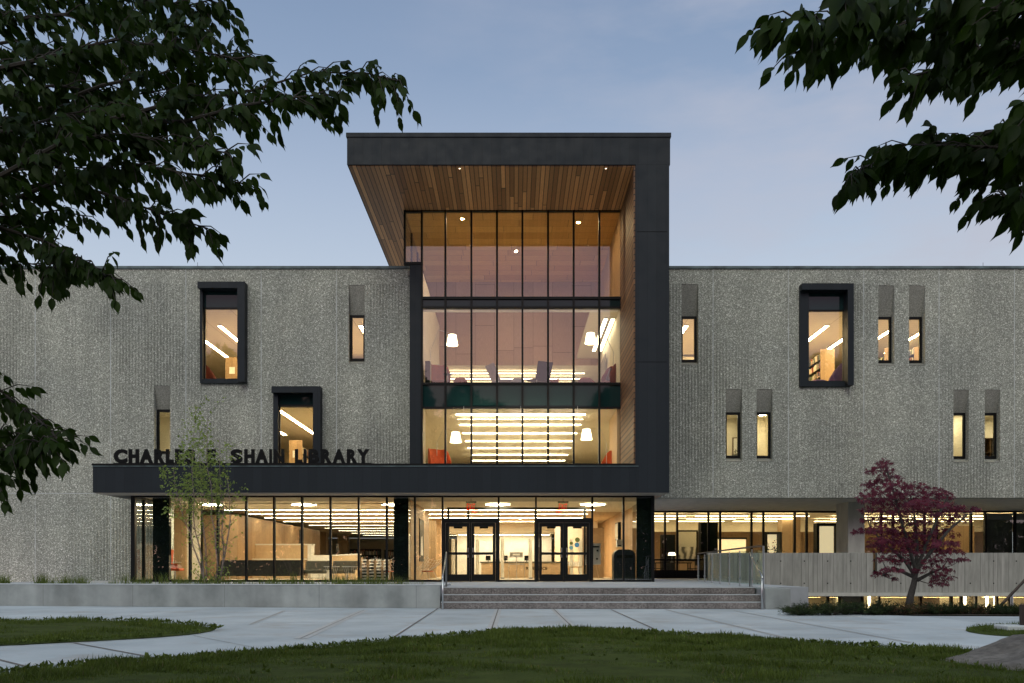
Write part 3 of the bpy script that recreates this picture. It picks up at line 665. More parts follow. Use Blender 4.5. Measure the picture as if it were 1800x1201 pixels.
# wings
def wing(x0, x1, z0, z1, yb, ceil, backmat):
    slab('interior_ceiling', x0, x1, YS+.43, yb, z1, z1+.1, ceil); slab('floor_slab', x0, x1, YS+.43, yb, z0-.2, z0, 'carpet')
    slab('interior_wall', x0, x1, yb, yb+.1, z0-.2, z1+.1, backmat); slab('interior_wall', x0, x0+.1, YS+.43, yb, z0, z1, 'cream'); slab('interior_wall', x1-.1, x1, YS+.43, yb, z0, z1, 'cream')
wing(-22, XTL-.2, 7.85, 11.0, 47, 'tiles', 'cream'); wing(5.2, 24, 7.85, 11.0, 47, 'tiles', 'cream')
wing(-22, -5.6, 4.3, 7.2, 46, 'tiles', 'cream'); wing(6.3, 24, 4.3, 7.2, 35.6, 'tiles', 'cream')
slab('interior_wall', -16, -12.2, 35.4, 35.5, 4.3, 7.2, 'cream'); slab('interior_wall', -12.2, -12.1, YS+.43, 35.5, 4.3, 7.2, 'cream'); slab('interior_wall', -16.1, -16, YS+.43, 35.5, 4.3, 7.2, 'cream')
for x in (9.25, 10.45, 15.5, 17.75): slab('interior_wall', x, x+.1, YS+.43, 35.6, 4.3, 7.2, 'cream')
# ground floor: entrance hall and reading room
XGL, XGR = X_(231, YG), X_(1150, YG)
slab('interior_floor', XGL+.05, XGR-.05, YG+.1, YS+.43, ZT-.1, ZT+.012, 'carpet'); slab('interior_floor', -17, XGR, YS+.431, 72, ZT-.1, ZT+.012, 'carpet')
slab('interior_ceiling', XGL+.1, XGR-.1, YG+.1, YT, ZD-.02, ZD+.003, 'plain_grey'); slab('interior_ceiling', XGL+.1, XGR-.1, YT+.001, YS+.43, ZD-.02, ZD+.003, 'cream'); slab('interior_ceiling', -17, XGR+.1, YS+.431, 38.0, ZD-.02, ZD+.05, 'cream'); slab('interior_ceiling', -17, XGR+.1, 38.001, 72, ZD+.02, ZD+.1, 'baffle_ceiling')  # ceiling strip along the glass is grey, cream behind it
slab('interior_wall', -17, XGR, 72, 72.1, ZT, ZD, 'cream'); slab('interior_wall', XGR+.0, XGR+.1, 34.5, 72, ZT, ZD, 'wood_x')
slab('interior_wall', -17, -16.9, YS+.5, 72, ZT, ZD, 'cream')
slab('interior_wall', -17, X_(357, 36), 35.6, 35.7, ZT+.013, ZD-.021, 'cream'); slab('wood_panelling', -14.5, X_(319, 35), 35.45, 35.59, ZT+.013, ZD-.15, 'wood')
slab('wood_volume', X_(357, 36.5), X_(417, 36.5), 36.5, 52, ZT+.013, 3.25, 'wood'); slab('wood_volume', X_(417, 36.5)+.001, X_(417, 36.5)+.02, 36.51, 52, ZT+.013, 3.25, 'wood_x')
slab('interior_wall', -3.3, 2.2, 50, 50.1, ZT+.013, 2.95, 'white'); slab('bulkhead', -3.6, 2.4, 47.5, 50.2, 2.95, ZD+.018, 'cream')
slab('wood_panelling', 3.3, 4.3, 41, 41.2, ZT+.013, 2.9, 'wood'); slab('interior_wall', 2.2, 4.5, 46, 46.1, ZT+.013, ZD, 'cream')
slab('wood_panelling', X_(737, 33), X_(748, 40), 40.0, 40.2, ZT+.013, ZD-.3, 'wood'); slab('wood_panelling', -4.1, -3.75, 31.2, 38, ZT+.013, ZD-.022, 'wood_x')
# wood clad columns
for px0, px1, py, Y in ((498, 523, 929, 54), (551, 573, 940, 60), (593, 611, 949, 66), (759, 775, 915, 44), (1375, 1407, 917, 44)):
    slab('clad_column', X_(px0, Y), X_(px1, Y), Y, Y+.8, ZT+.013, ZD+.019 if px0 < 1000 else ZSB-.03, 'wood')
# entrance glazing
LG = MB(); ygl = YG; mx = [334, 383, 433, 482, 531, 581, 630.5, 680, 729.5]
ztop = ZD+.003; zb = ZT+.07
LG.box(XGL, YG-.06, ZT, XGL+.14, YG+.1, ztop-.024).box(XGR-.1, YG-.06, ZT, XGR, YG+.1, ztop-.024)
for px in mx+[778, 876.5, 942, 1041, 1096]: LG.box(X_(px, YG)-.032, YG-.05, ZT, X_(px, YG)+.032, YG+.1, ztop-.024)
segs = [XGL+.14]+[X_(p, YG) for p in mx]+[X_(778, YG)]
LG.box(XGL+.14, YG-.03, ZT, X_(778, YG)-.033, YG+.08, zb).box(XGL+.14, YG-.03, ztop-.075, X_(778, YG)-.033, YG+.08, ztop-.024)
for a, b in ((876.5, 942), (1041, 1147)): LG.box(X_(a, YG)+.033, YG-.03, ZT, X_(b, YG)-.033, YG+.08, zb); 
for a, b in ((778, 876.5), (876.5, 942), (942, 1041), (1041, 1096), (1096, 1147)): LG.box(X_(a, YG)+.033, YG-.03, ztop-.075, X_(b, YG)-.033, YG+.08, ztop-.024)
for yy in (30.4, 31.4): LG.box(XGL+.001, yy, ZT, XGL+.10, yy+.07, ztop-.024)
LG.box(XGL+.002, YG+.101, ZT, XGL+.1, YS-.01, zb).box(XGL+.002, YG+.101, ztop-.08, XGL+.1, YS-.01, ztop-.024)
lg = LG.build('entrance_glazing', 'frame', LIB)
pl = [XGL+.14]+[X_(p, YG) for p in mx]+[X_(778, YG)]
for a, b in zip(pl[:-1], pl[1:]): MB().box(a+.03, YG, zb, b-.033, YG+.012, ztop-.075).build('pane', 'glass', lg)
for a, b in ((876.5, 942), (1041, 1096), (1096, 1147)): MB().box(X_(a, YG)+.033, YG, zb, X_(b, YG)-.033, YG+.012, ztop-.075).build('pane', 'glass', lg)
for a, b in ((778, 876.5), (942, 1041)): MB().box(X_(a, YG)+.033, YG, Z_(911, YG), X_(b, YG)-.033, YG+.012, ztop-.075).build('pane', 'glass', lg)
MB().box(XGL+.04, YG+.1, zb, XGL+.05, YS-.01, ztop-.08).build('side_pane', 'glass', lg)
MB().box(XGR-.08, YG+.101, ZT, XGR-.02, 34.45, ztop-.024).build('side_pane', 'blackglass', lg)
MB().box(X_(1119, YG), YG+.03, zb, X_(1147, YG)-.034, YG+.06, ztop-.076).build('dark_panel', 'blackglass', lg)
for a, b in ((262, 291), (692, 718)): MB().box(X_(a, YG), YG+.02 if a > 300 else YG+.3, ZT+.02, X_(b, YG), YG+.5, ztop-.03).build('entrance_column', 'blackglass', LIB)
# inner vestibule frame
vf = MB(); yv = 33.4
for px in (788, 823, 941, 1028): vf.box(X_(px, yv)-.04, yv, ZT+.014, X_(px, yv)+.04, yv+.08, Z_(892, yv))
vf.box(X_(788, yv)+.041, yv, Z_(895, yv), X_(1028, yv)-.041, yv+.08, Z_(892, yv)); vf.box(X_(778, YG)-.02, YG+.11, Z_(912, YG)-.05, X_(778, YG)+.02, yv, Z_(912, YG))
vf.build('vestibule_frame', 'frame', LIB)
def door_pair(x0, x1):
    a, b = X_(x0, YG)+.033, X_(x1, YG)-.033; mid = (a+b)/2; zt_ = Z_(911, YG); zb_ = ZT+.02
    fr = MB().box(a, YG-.06, zt_-.16, b, YG+.09, zt_).box(a, YG-.06, ZT+.012, a+.07, YG+.09, zt_-.161).box(b-.07, YG-.06, ZT+.012, b, YG+.09, zt_-.161).box(mid-.03, YG-.05, ZT+.012, mid+.03, YG+.09, zt_-.161).build('door_frame', 'frame', LIB)
    for l, r, hs in ((a+.075, mid-.034, 1), (mid+.034, b-.075, -1)):
        st = .095; zt2 = zt_-.165; lf = MB().box(l, YG-.03, zb_, l+st, YG+.02, zt2).box(r-st, YG-.03, zb_, r, YG+.02, zt2).box(l+st, YG-.03, zb_, r-st, YG+.02, zb_+.24).box(l+st, YG-.03, zt2-.13, r-st, YG+.02, zt2)
        dr = lf.build('door', 'frame', LIB)
        MB().box(l+st, YG-.01, zb_+.24, r-st, YG-.002, zt2-.13).build('pane', 'glass', dr)
        MB().box(l+.03, YG-.10, Z_(974, YG)-.03, r-.03, YG-.06, Z_(971, YG)).box(l+.03, YG-.062, Z_(974, YG)-.02, l+.07, YG-.03, Z_(971, YG)).box(r-.07, YG-.062, Z_(974, YG)-.02, r-.03, YG-.03, Z_(971, YG)).build('push_bar', 'frame', dr)
        MB().box((l+r)/2-.14, YG+.021, zt2-.19, (l+r)/2+.16, YG+.08, zt2-.10).build('door_closer', 'frame', dr)
        MB().tube([((r-.05) if hs > 0 else (l+.05), YG-.07, 1.35), ((r-.05) if hs > 0 else (l+.05), YG-.07, 1.68)], .012, 8).build('handle', 'steel', dr)
door_pair(778, 876.5); door_pair(942, 1041)

# recessed right side
slab('recess_soffit', XGR+.12, XWR, YS+.01, YW+.1, ZSB-.03, ZSB+.1, 'column_concrete') if False else slab('recess_soffit', XGR+.12, XWR, YS+.43, YW+.1, ZSB+.0-.002, ZSB+.1, 'column_concrete')
slab('recess_side_wall', XGR+.11, XGR+.2, YS+.5, YW, ZT, ZSB-.004, 'blackglass')
YC = 34.9
colm = MB().box(X_(1491, YC), YC, ZT-.6, X_(1520, YC), YC+1.3, ZSB-.003).build('concrete_column', 'column_concrete', LIB)
MB().box(X_(1481, 36), 36.1, -1.8, X_(1517, 36), 37.2, -.1).build('concrete_column', 'column_concrete', LIB)
RW = MB(); zr0, zr1 = ZT+.5, ZSB-.004
rmx = [1115, 1169, 1190.4, 1245.4, 1266, 1321, 1342, 1397, 1418, 1473, 1494, 1549, 1570, 1625, 1646, 1707, 1732, 1784, 1806, 1860, 1880]
for px in rmx: RW.box(X_(px, YW)-.045, YW-.05, ZT, X_(px, YW)+.045, YW+.1, zr1)
for a, b in zip(rmx[:-1], rmx[1:]):
    RW.box(X_(a, YW)+.0452, YW-.04, zr1-.09, X_(b, YW)-.0452, YW+.09, zr1).box(X_(a, YW)+.0452, YW-.04, ZT, X_(b, YW)-.0452, YW+.09, ZT+.38).box(X_(a, YW)+.0452, YW-.03, Z_(985.5, YW), X_(b, YW)-.0452, YW+.07, Z_(983, YW))
rw = RW.build('window_wall', 'frame', LIB)
for a, b in zip(rmx[:-1], rmx[1:]): MB().box(X_(a, YW)+.045, YW, ZT+.38, X_(b, YW)-.045, YW+.012, zr1-.09).build('pane', 'glass', rw)
for a, b in ((1732, 1784), (1784, 1806), (1806, 1860)): MB().box(X_(a, YW)+.05, YW+.11, ZT+.4, X_(b, YW)-.05, YW+.13, zr1-.1).build('roller_blind', 'blind', rw)
slab('interior_floor', XGR+.2, XWR, YW+.1, 56, ZT-.2, ZT, 'carpet'); slab('interior_ceiling', XGR+.2, XWR, YW+.11, 56, ZSB-.01, ZSB+.1, 'cream')
slab('interior_wall', XGR+.2, XWR, 54, 54.1, ZT, ZSB, 'wood'); slab('interior_wall', XGR+.2, XGR+.3, YW+.1, 54, ZT, ZSB, 'wood_x')
slab('interior_wall', X_(1680, 42), X_(1732, 42), 43, 43.1, ZT, 3.1, 'wood'); slab('interior_wall', 17, 20, 45, 45.1, ZT, 3.1, 'wood_dark')
# concrete balcony parapet
xp0, xs0, xs1 = 7.42, X_(1535, YS), X_(1541.5, YS); zp1, zp0 = Z_(972, YS), Z_(1041.5, YS)
pm = MB().box(xp0, YS-.02, zp0, xs0, YS+.2, zp1).box(xs1, YS-.02, zp0, XWR, YS+.2, zp1).box(xs0-.001+.001, YS-.015, zp0, xs1, YS+.19, Z_(1010, YS))
pp = pm.build('balcony_parapet', 'boardform', LIB, bevel=.01)
MB().box(xp0-.02, YS-.10, Z_(1048, YS), XWR, YS+.19, zp0-.003).build('ledge', 'column_concrete', pp)
hol = MB()
for px in (1331, 1372, 1413.5, 1454.5, 1495, 1583, 1663, 1705, 1746, 1786, 1827):
    for py in (986.5, 1025.5): hol.box(X_(px, YS)-.022, YS-.026, Z_(py, YS)-.022, X_(px, YS)+.022, YS-.021+.0, Z_(py, YS)+.022)
hol.build('tie_holes', 'letters', pp)
# basement glazing
YB = 36.0; bz1, bz0 = -.09, -1.65; bg_ = MB()
bxs = [1388, 1402, 1455, 1476, 1516, 1545, 1618, 1672, 1690, 1715, 1752, 1773, 1830]
for px in bxs: bg_.box(X_(px, YB)-.05, YB-.05, bz0, X_(px, YB)+.05, YB+.08, bz1)
bg_.box(X_(1388, YB)-.05, YB-.06, bz1-.001, X_(1830, YB)+.05, YB+.09, bz1+.03)
bgo = bg_.build('basement_glazing', 'iron', LIB)
for a, b in zip(bxs[:-1], bxs[1:]): MB().box(X_(a, YB)+.05, YB, bz0, X_(b, YB)-.05, YB+.01, bz1).build('pane', 'glass', bgo)
slab('basement_room', 6.6, XWR, 37.9, 38.0, -1.8, -.09, 'cream'); slab('basement_ceiling', 6.6, XWR, YB+.1, 39, -.2, -.085, 'cream'); slab('basement_floor', 6.6, XWR, YB, 39, -1.9, -1.7, 'carpet')
slab('basement_partition', X_(1604, 38), X_(1640, 38), 37.4, 37.5, -1.7, -.21, 'wood_dark'); slab('basement_partition', X_(1700, 38), X_(1730, 38), 37.4, 37.5, -1.7, -.21, 'plain_grey')

# ------------------------------------------------------------------ lights: seen fixtures plus a few added unseen ones
ordn = ['first', 'second', 'third', 'fourth', 'fifth', 'sixth', 'seventh', 'eighth', 'ninth', 'tenth', 'eleventh', 'twelfth', 'thirteenth']
def fixture(name, label, x0, x1, y0, y1, z, mat, group, h=.05, drop=0):
    t = thing(name, label, 'light', ((x0+x1)/2, (y0+y1)/2, z), 0, group)
    ym, xm = (y0+y1)/2, (x0+x1)/2
    if drop:
        MB().box(x0, y0, z-drop, x1, y1, z-drop+.022).build('diffuser', mat, t)
        hg = MB()
        for x in (x0+.06*(x1-x0), xm, x1-.06*(x1-x0)):
            for y in ((ym,) if x1-x0 > y1-y0 else (y0+.1, y1-.1)): hg.tube([(x, y, z-drop+.0222), (x, y, z+h)], .006, 4)
        hg.build('hanger', 'white', t)
    else:
        MB().box(x0, y0, z, x1, y1, z+h).build('housing', 'white', t)
        MB().poly([(x0+.01, y0+.01, z-.003), (x0+.01, y1-.01, z-.003), (x1-.01, y1-.01, z-.003), (x1-.01, y0+.01, z-.003)]).build('diffuser', mat, t)
    return t
for i, px in enumerate((370, 534, 693, 875, 1042)):
    Y = 33.25; c = (X_(px, Y), Y, ZD-.024); t = thing('round_ceiling_light', 'round glowing disc light in the ground floor ceiling, %s from the left' % ordn[i], 'light', c, 0, 'disc lights behind the entrance glass')
    MB().lathe([(.50, 0), (.50, -.03), (.47, -.035)], c, 32).build('rim', 'white', t)
    MB().lathe([(0.001, -.034), (.47, -.034)], c, 32).build('diffuser', 'disc', t)
for i, Y in enumerate((36.0, 39.3, 42.0, 45.4, 49.0, 52.6, 56.2, 60, 64)):
    if Y > 47: fixture('linear_light', '%s long strip light from the glass across the reading room ceiling' % ordn[i], -12.2+.12*i, -3.7, Y, Y+.06, ZD-.06, 'strip_far', 'ground floor strip lights')
    else: fixture('linear_light', '%s long strip light from the glass across the reading room ceiling' % ordn[i], -12.2, 3.4, Y, Y+.08, ZD-.08 if Y < 38 else ZD-.04, 'strip_ground', 'ground floor strip lights')
for i, (py, x0, x1) in enumerate(((729, 801.5, 1029), (747, 808, 1021), (762, 813, 1014), (776, 818, 1006), (788, 822, 1003), (800, 828, 998), (810, 830, 993))):
    z = ZL2-.07; Y = F*(z-.27-CZ)/(VY-py); fixture('linear_light', '%s glowing line from the top in the ladder of lights, middle floor of the tower' % ordn[i], X_(x0, Y), X_(x1, Y), Y, Y+.07, z, 'strip', 'tower middle floor strip lights', drop=.27)
for i, Y in enumerate((41.1, 42.3, 43.6)): fixture('linear_light', '%s strip light behind the wood wall on the top floor of the tower' % ordn[i], -3.3, 3.4, Y, Y+.07, 10.41, 'strip_back', 'top floor strip lights', drop=.1)
for i, x in enumerate((3.50, 3.78)): fixture('linear_light', ('left' if i == 0 else 'right')+' one of two lights running back beside the tower right wall', x, x+.17, 33.4, 38.4, 10.69, 'aisle', 'tower aisle lights')
for i in range(6): fixture('linear_light', 'slanting strip light on the upper left wing ceiling, %s out from the tower' % ordn[i], -6.3-1.45*i-.09, -6.3-1.45*i+.09, 35.3+(1.9 if i == 5 else 0), 39.6+(1.6 if i == 5 else 0), 10.95, 'tube', 'upper left wing strip lights')
for i in range(9): fixture('linear_light', 'slanting strip light on the upper right wing ceiling, %s out from the tower' % ordn[i], 7.1+1.45*i-.09, 7.1+1.45*i+.09, 35.3, 39.8, 10.95, 'tube', 'upper right wing strip lights')
for i in range(3): fixture('linear_light', 'slanting strip light on the lower left wing ceiling, %s out from the tower' % ordn[i], -7.75-1.42*i-.09, -7.75-1.42*i+.09, 33.5+(0 if i < 2 else 4.8), 39.8, 7.15, 'tube', 'lower left wing strip lights')
for i, x in enumerate((-12.9,)): fixture('ceiling_panel_light', 'small panel light above the slim window behind the sign letters', x, x+.3, 34, 34.6, 7.15, 'office', 'office lights')
for i, x in enumerate((8.2, 9.9, 12.5, 16.9, 18.8, 20.4)): fixture('ceiling_panel_light', 'small ceiling panel light in the lower right wing, %s from the tower' % ordn[i], x, x+.28, 34.1, 34.7, 7.15, 'office', 'office lights')  # last panel added only to brighten the end office
for j, Y in enumerate((41.6, 43.8, 46.2, 49)):
    for i, x in enumerate((7.2, 10.2, 13.2, 17.6, 20.6, 23.6)):
        fixture('baffle_light', '%s glowing ceiling band back from the recessed windows, %s from the entrance' % (ordn[j], ordn[i]), x-1.35, x+1.15, Y, Y+.22, ZSB-.10, 'gallery', 'recessed gallery ceiling lights', drop=.08)
for i, px in enumerate((1528, 1696, 1735, 1749)):
    t = thing('upright_tube_light', 'upright glowing tube in the basement windows, %s from the left' % ordn[i], 'light', (X_(px, 36.4), 36.4, -1.6), 0, 'basement tube lights')
    MB().tube([(X_(px, 36.4), 36.4, -1.6), (X_(px, 36.4), 36.4, -.22)], .055, 10).build('tube', 'gallery', t)
    MB().lathe([(.0, 0), (.08, 0), (.08, .04), (0, .04)], (X_(px, 36.4), 36.4, -1.69), 10).build('socket', 'iron', t)
for i, px in enumerate((1400, 1475, 1560, 1640, 1740, 1800)): fixture('basement_light', 'basement ceiling light behind the low windows, %s from the steps' % ordn[i], X_(px, 37.3)-.75, X_(px, 37.3)+.75, 36.45, 36.65, -.26, 'basement', 'basement ceiling lights')

for i, (x, y) in enumerate(((.1, 36.1), (-1.96, 32.75), (2.5, 33.1))):
    t = thing('recessed_downlight', 'small round downlight in the high wood ceiling of the tower, %s' % ['middle of the room', 'second bay from the left', 'right end by the glass'][i], 'light', (x, y, ZB-.062), 0, 'downlights in the wood ceiling')
    MB().lathe([(.07, 0), (.07, -.012), (.05, -.012)], (x, y, ZB-.062), 20).build('rim', 'white', t); MB().lathe([(.001, -.008), (.05, -.008)], (x, y, ZB-.062), 16).build('diffuser', 'spot', t)
fixture('wall_washer', 'slim light grazing the white wall behind the reception desk', -3.2, 2.1, 49.2, 49.3, 2.90, 'strip_ground', 'reception lights')
for i, x in enumerate((-2.2, .35, 2.6)):
    t = thing('recessed_downlight', 'small downlight over the reception desk, %s' % ('left', 'middle', 'right')[i], 'light', (x, 43.4, ZD+.01), 0, 'downlights over the reception desk')
    MB().lathe([(.11, 0), (.11, -.012), (.08, -.012)], (x, 43.4, ZD+.012), 20).build('rim', 'white', t); MB().lathe([(.001, -.008), (.08, -.008)], (x, 43.4, ZD+.012), 16).build('diffuser', 'spot', t)
for i, x in enumerate((-5.2, 5.5)): fixture('linear_light', ('left', 'right')[i]+' unseen fill light added along the middle floor ceiling of the tower', x, x+.12, 34, 44, ZL2-.07, 'strip', 'added fill lights of the tower middle floor')  # unseen strips added behind the frame edges to brighten the middle floor
def floor_lamp(shade_px, foot_px, elbow, Y, zf, label):
    c = P(shade_px[0], shade_px[1], Y); t = thing('floor_lamp', label, 'lamp', (X_(foot_px, Y+.5), Y+.5, zf), 0, 'white shaded arm lamps in the tower')
    b = Vector((X_(foot_px, Y+.5), Y+.5, zf)); e = P(elbow[0], elbow[1], Y+.25); k = b.lerp(e, .55)+Vector((0, 0, .35))
    MB().lathe([(0, .03), (.16, .03), (.17, .0)], b, 20).build('base', 'steel', t)
    MB().tube([b, Vector((b.x, b.y, k.z))], .014, 8).tube([Vector((b.x, b.y, k.z)), e], .011, 8).build('pole', 'steel', t)
    MB().tube([e, c+Vector((0, 0, .24))], .010, 8).tube([c+Vector((0, 0, .26)), c+Vector((0, 0, .1))], .012, 8).build('arm', 'steel', t)
    MB().lathe([(.155, .2), (.225, -.2)], c, 28).build('lamp_shade', 'shade', t, smooth=True)
floor_lamp((795, 598), 757, (771, 580), 33.2, 7.85, 'white shaded arm lamp beside the red wing chair, top floor left')
floor_lamp((1038, 595), 1078, (1062, 584), 33.2, 7.85, 'white shaded arm lamp above the red ottoman, top floor right')
floor_lamp((801, 769), 768, (781, 752), 33.2, 4.46, 'white shaded arm lamp in the left bay of the middle floor')
floor_lamp((1031, 764), 1066, (1055, 753), 33.2, 4.46, 'white shaded arm lamp in the right bay of the middle floor')

# ------------------------------------------------------------------ furniture
def wing_chair(label, loc, rz, mat, s=1.0):
    t = thing('wing_chair', label, 'chair', loc, rz, 'wing chairs')
    mb = MB(); nu, nv = 14, 12
    for j in range(nv+1):
        v = j/nv; z = .34+.86*v
        for i in range(nu+1):
            u = -1+2*i/nu; ang = u*(1.75-.55*abs(v-.35)); wd = .36+.05*math.sin(v*3.1)
            top = -.10*v*v*abs(u)**2+.16*max(0, abs(u)-.55)*(1 if v > .7 else 0)
            lean = .22*v
            mb.v.append((wd*math.sin(ang)*(1.05-.15*v), wd*math.cos(ang)*(.9)+lean-.1-(.12*abs(u)**3*math.sin(v*math.pi)), z+top))
    for j in range(nv):
        for i in range(nu): a = j*(nu+1)+i; mb.f.append((a, a+1, a+nu+2, a+nu+1))
    o = mb.build('shell', mat, t, True, True); so = o.modifiers.new('s', 'SOLIDIFY'); so.thickness = .06; ss = o.modifiers.new('ss', 'SUBSURF'); ss.levels = 1; ss.render_levels = 1
    MB().lathe([(0, .28), (.28, .30), (.34, .36), (.33, .42), (.2, .46), (0, .47)], (0, -.08, 0), 20, 1, 1.1).build('seat', mat, t, True, True)
    MB().tube([(0, 0, .05), (0, 0, .3)], .025, 8).tube([(-.28, -.05, .02), (.28, .05, .02)], .02, 6).tube([(.05, -.28, .02), (-.05, .28, .02)], .02, 6).build('base', 'steel', t, True)
    t.scale = (s, s, s); return t
def lounge(label, loc, rz, mat, mat2='steel'):
    t = thing('lounge_chair', label, 'chair', loc, rz, 'square lounge chairs')
    MB().prism([(-.32, .20, .36), (.32, .20, .36), (.38, .50, 1.0), (-.30, .50, 1.02)], (0, .05, .02)).build('backrest', mat, t, True, bevel=.02)
    MB().prism([(-.32, -.40, .40), (.32, -.40, .40), (.32, .26, .33), (-.32, .26, .33)], (0, 0, .09)).build('seat', mat, t, True, bevel=.02)
    for sx in (-.3, .3):
        for sy in (-.32, .3): MB().tube([(sx, sy, .35), (sx*1.05, sy*1.1, 0)], .013, 6).build('leg', mat2, t, True)
    return t
def pouf(label, loc, mat, r=.27):
    t = thing('ottoman', label, 'ottoman', loc, 0, 'round ottomans')
    MB().lathe([(0.0, .44), (r*.6, .43), (r*.88, .38), (r, .28), (r*1.02, .18), (r*.9, .06)], (0, 0, 0), 24).build('cushion', mat, t, True, True)
    MB().lathe([(r*.6, .06), (r*.6, 0), (0, 0)], (0, 0, 0), 16).build('base', 'frame', t, True)
Z3 = 7.86
wing_chair('rust red wing chair behind the left bay of the top floor', (X_(771, 33.6), 33.6, Z3), R(25), 'red')
wing_chair('purple lit wing chair against the glass at the right of the top floor', (X_(1071, 33.8), 33.8, Z3), R(-75), 'maroon')
wing_chair('bright orange wing chair at the left of the middle floor', (X_(772, 33.3), 33.3, 4.47), R(30), 'orange')
wing_chair('bright orange wing chair at the right of the middle floor', (X_(1075, 33.6), 33.6, 4.47), R(-60), 'orange')
lounge('black square lounge chair turned away, near the middle of the top floor', (X_(948, 33.3), 33.3, Z3), R(-150), 'blackfab')
lounge('pale grey square lounge chair beside the lilac ottoman on the top floor', (X_(882, 33.5), 33.5, Z3), R(120), 'palefab')
lounge('pale chair half hidden at the far right of the top floor', (X_(1058, 34.4), 34.4, Z3), R(-120), 'palefab')
pouf('rust red ottoman in the second bay from the left', (X_(809, 33.1), 33.1, Z3+.02), 'red'); pouf('lilac ottoman between pale chair and black chair', (X_(910, 33.2), 33.2, Z3+.02), 'palefab', .28)
pouf('dark red ottoman under the right hand lamp', (X_(1029, 33.1), 33.1, Z3+.02), 'maroon', .29); wing_chair('small red tub chair just right of the dark red ottoman', (X_(1042, 34.1), 34.1, Z3-.2), R(60), 'red', .75)
wing_chair('low brown tub chair tucked behind the black lounge chair', (X_(970, 33.9), 33.9, Z3-.1), R(-40), 'red', .62)
t = thing('side_table', 'small black topped pedestal table in front of the red wing chair', 'table', (X_(787, 32.9), 32.9, Z3))
MB().lathe([(0, .56), (.17, .56), (.17, .54), (0, .54)], (0, 0, 0), 20).build('tabletop', 'blackfab', t, True); MB().tube([(0, 0, 0), (0, 0, .54)], .02, 8).build('pedestal', 'steel', t, True)
t = thing('window_cabinet', 'dark tall cabinet at the left end of the top floor', 'cabinet', (X_(752, 32.6), 32.6, Z3)); MB().box(-.10, 0, 0, .08, .5, 1.0).build('carcass', 'frame', t, True, bevel=.01); MB().box(.081, .02, .05, .09, .48, .95).build('door', 'plain_grey', t, True)
# wings furniture
wing_chair('dark leather reading chair inside the tall left window', (X_(372, 34.2), 34.2, Z3+.0), R(100), 'red')
def end_panel(label, x0, x1, py, Y, zf, card=True):
    t = thing('shelf_range', label, 'bookshelf', (X_((x0+x1)/2, Y), Y, zf)); z1 = Z_(py, Y)
    MB().box(X_(x0, Y), Y, zf, X_(x1, Y), Y+.06, z1).build('end_panel', 'wood', t)
    sgn = -1 if x0 > 900 else 1
    if sgn < 0: a, b = X_(x0, Y)-.02, X_(x0, Y)+.2
    else: a, b = X_(x1, Y)-.2, X_(x1, Y)+.02
    fr = MB()
    nl = int((z1-zf)/.38)
    for k in range(nl): fr.box(X_(x0, Y)+.02, Y+.061, zf+.1+k*.38, X_(x1, Y)-.02, Y+7, zf+.13+k*.38)
    fr.build('shelf', 'frame', t); bk = MB()
    yy = Y+.1
    while yy < Y+6.9:
        w_ = random.uniform(.04, .09)
        for k in range(nl):
            if random.random() < .9: bk.box(X_(x0, Y)+random.uniform(.01, .05), yy, zf+.131+k*.38, X_(x1, Y)-random.uniform(.01, .05), yy+w_*.92, zf+.131+k*.38+random.uniform(.2, .3))
        yy += w_
    bk.build('books', 'books', t)
    if card: MB().box(X_((x0+x1)/2, Y)-.12, Y-.02, z1-.75, X_((x0+x1)/2, Y)+.12, Y-.001, z1-.45).build('card', 'white', t)
end_panel('wood ended book range inside the left window over the canopy', 508, 531, 774, 37, 4.3)
end_panel('wood ended book range inside the tall right window', 1443, 1467, 614, 38, Z3, False)
end_panel('wood ended book range behind the leather reading chair', 396, 420, 628, 38.5, Z3)
end_panel('book range seen low in the left one of the paired upper windows', 1556, 1576, 612, 37, Z3, False)
end_panel('book range seen low in the right one of the paired upper windows', 1608, 1632, 610, 37, Z3, False)
wing_chair('purple armchair low in the tall right window', (X_(1468, 34), 34, Z3), R(-100), 'purple'); pouf('purple ottoman low in the tall right window', (X_(1437, 34), 34, Z3+.12), 'purple', .42)
t = thing('bookcase', 'dark wood bookcase in the rightmost slim window', 'bookcase', (X_(1745, 34.6), 34.6, 4.3)); bx, by = X_(1745, 34.6), 34.6
MB().box(bx-.6, by+.3, 4.31, bx+.5, by+.34, Z_(770, 34.6)).box(bx-.6, by, 4.31, bx-.57, by+.3, Z_(770, 34.6)).box(bx-.1, by, 4.31, bx-.07, by+.3, Z_(770, 34.6)).box(bx-.57, by, Z_(770, 34.6)-.03, bx+.5, by+.3, Z_(770, 34.6)).box(bx-.57, by, 5.25, bx+.5, by+.3, 5.28).box(bx-.57, by, 5.65, bx+.5, by+.3, 5.68).build('carcass', 'wood_dark', t)
bk = MB(); x = bx-.55
while x < bx+.45: w_ = random.uniform(.03, .06); bk.box(x, by+.05, 5.281, x+w_*.9, by+.25, 5.281+random.uniform(.18, .28)); x += w_
bk.build('books', 'books', t)
t = thing('framed_picture', 'thin framed picture on the wall inside the left one of the lower paired windows', 'picture', (X_(1296, 35.4), 35.5, 5.3)); MB().box(X_(1288, 35.5), 35.55, 5.2, X_(1310, 35.5), 35.58, 6.4).build('frame', 'wood_dark', t); MB().box(X_(1290, 35.5), 35.53, 5.24, X_(1309, 35.5), 35.549, 6.36).build('picture', 'white', t)
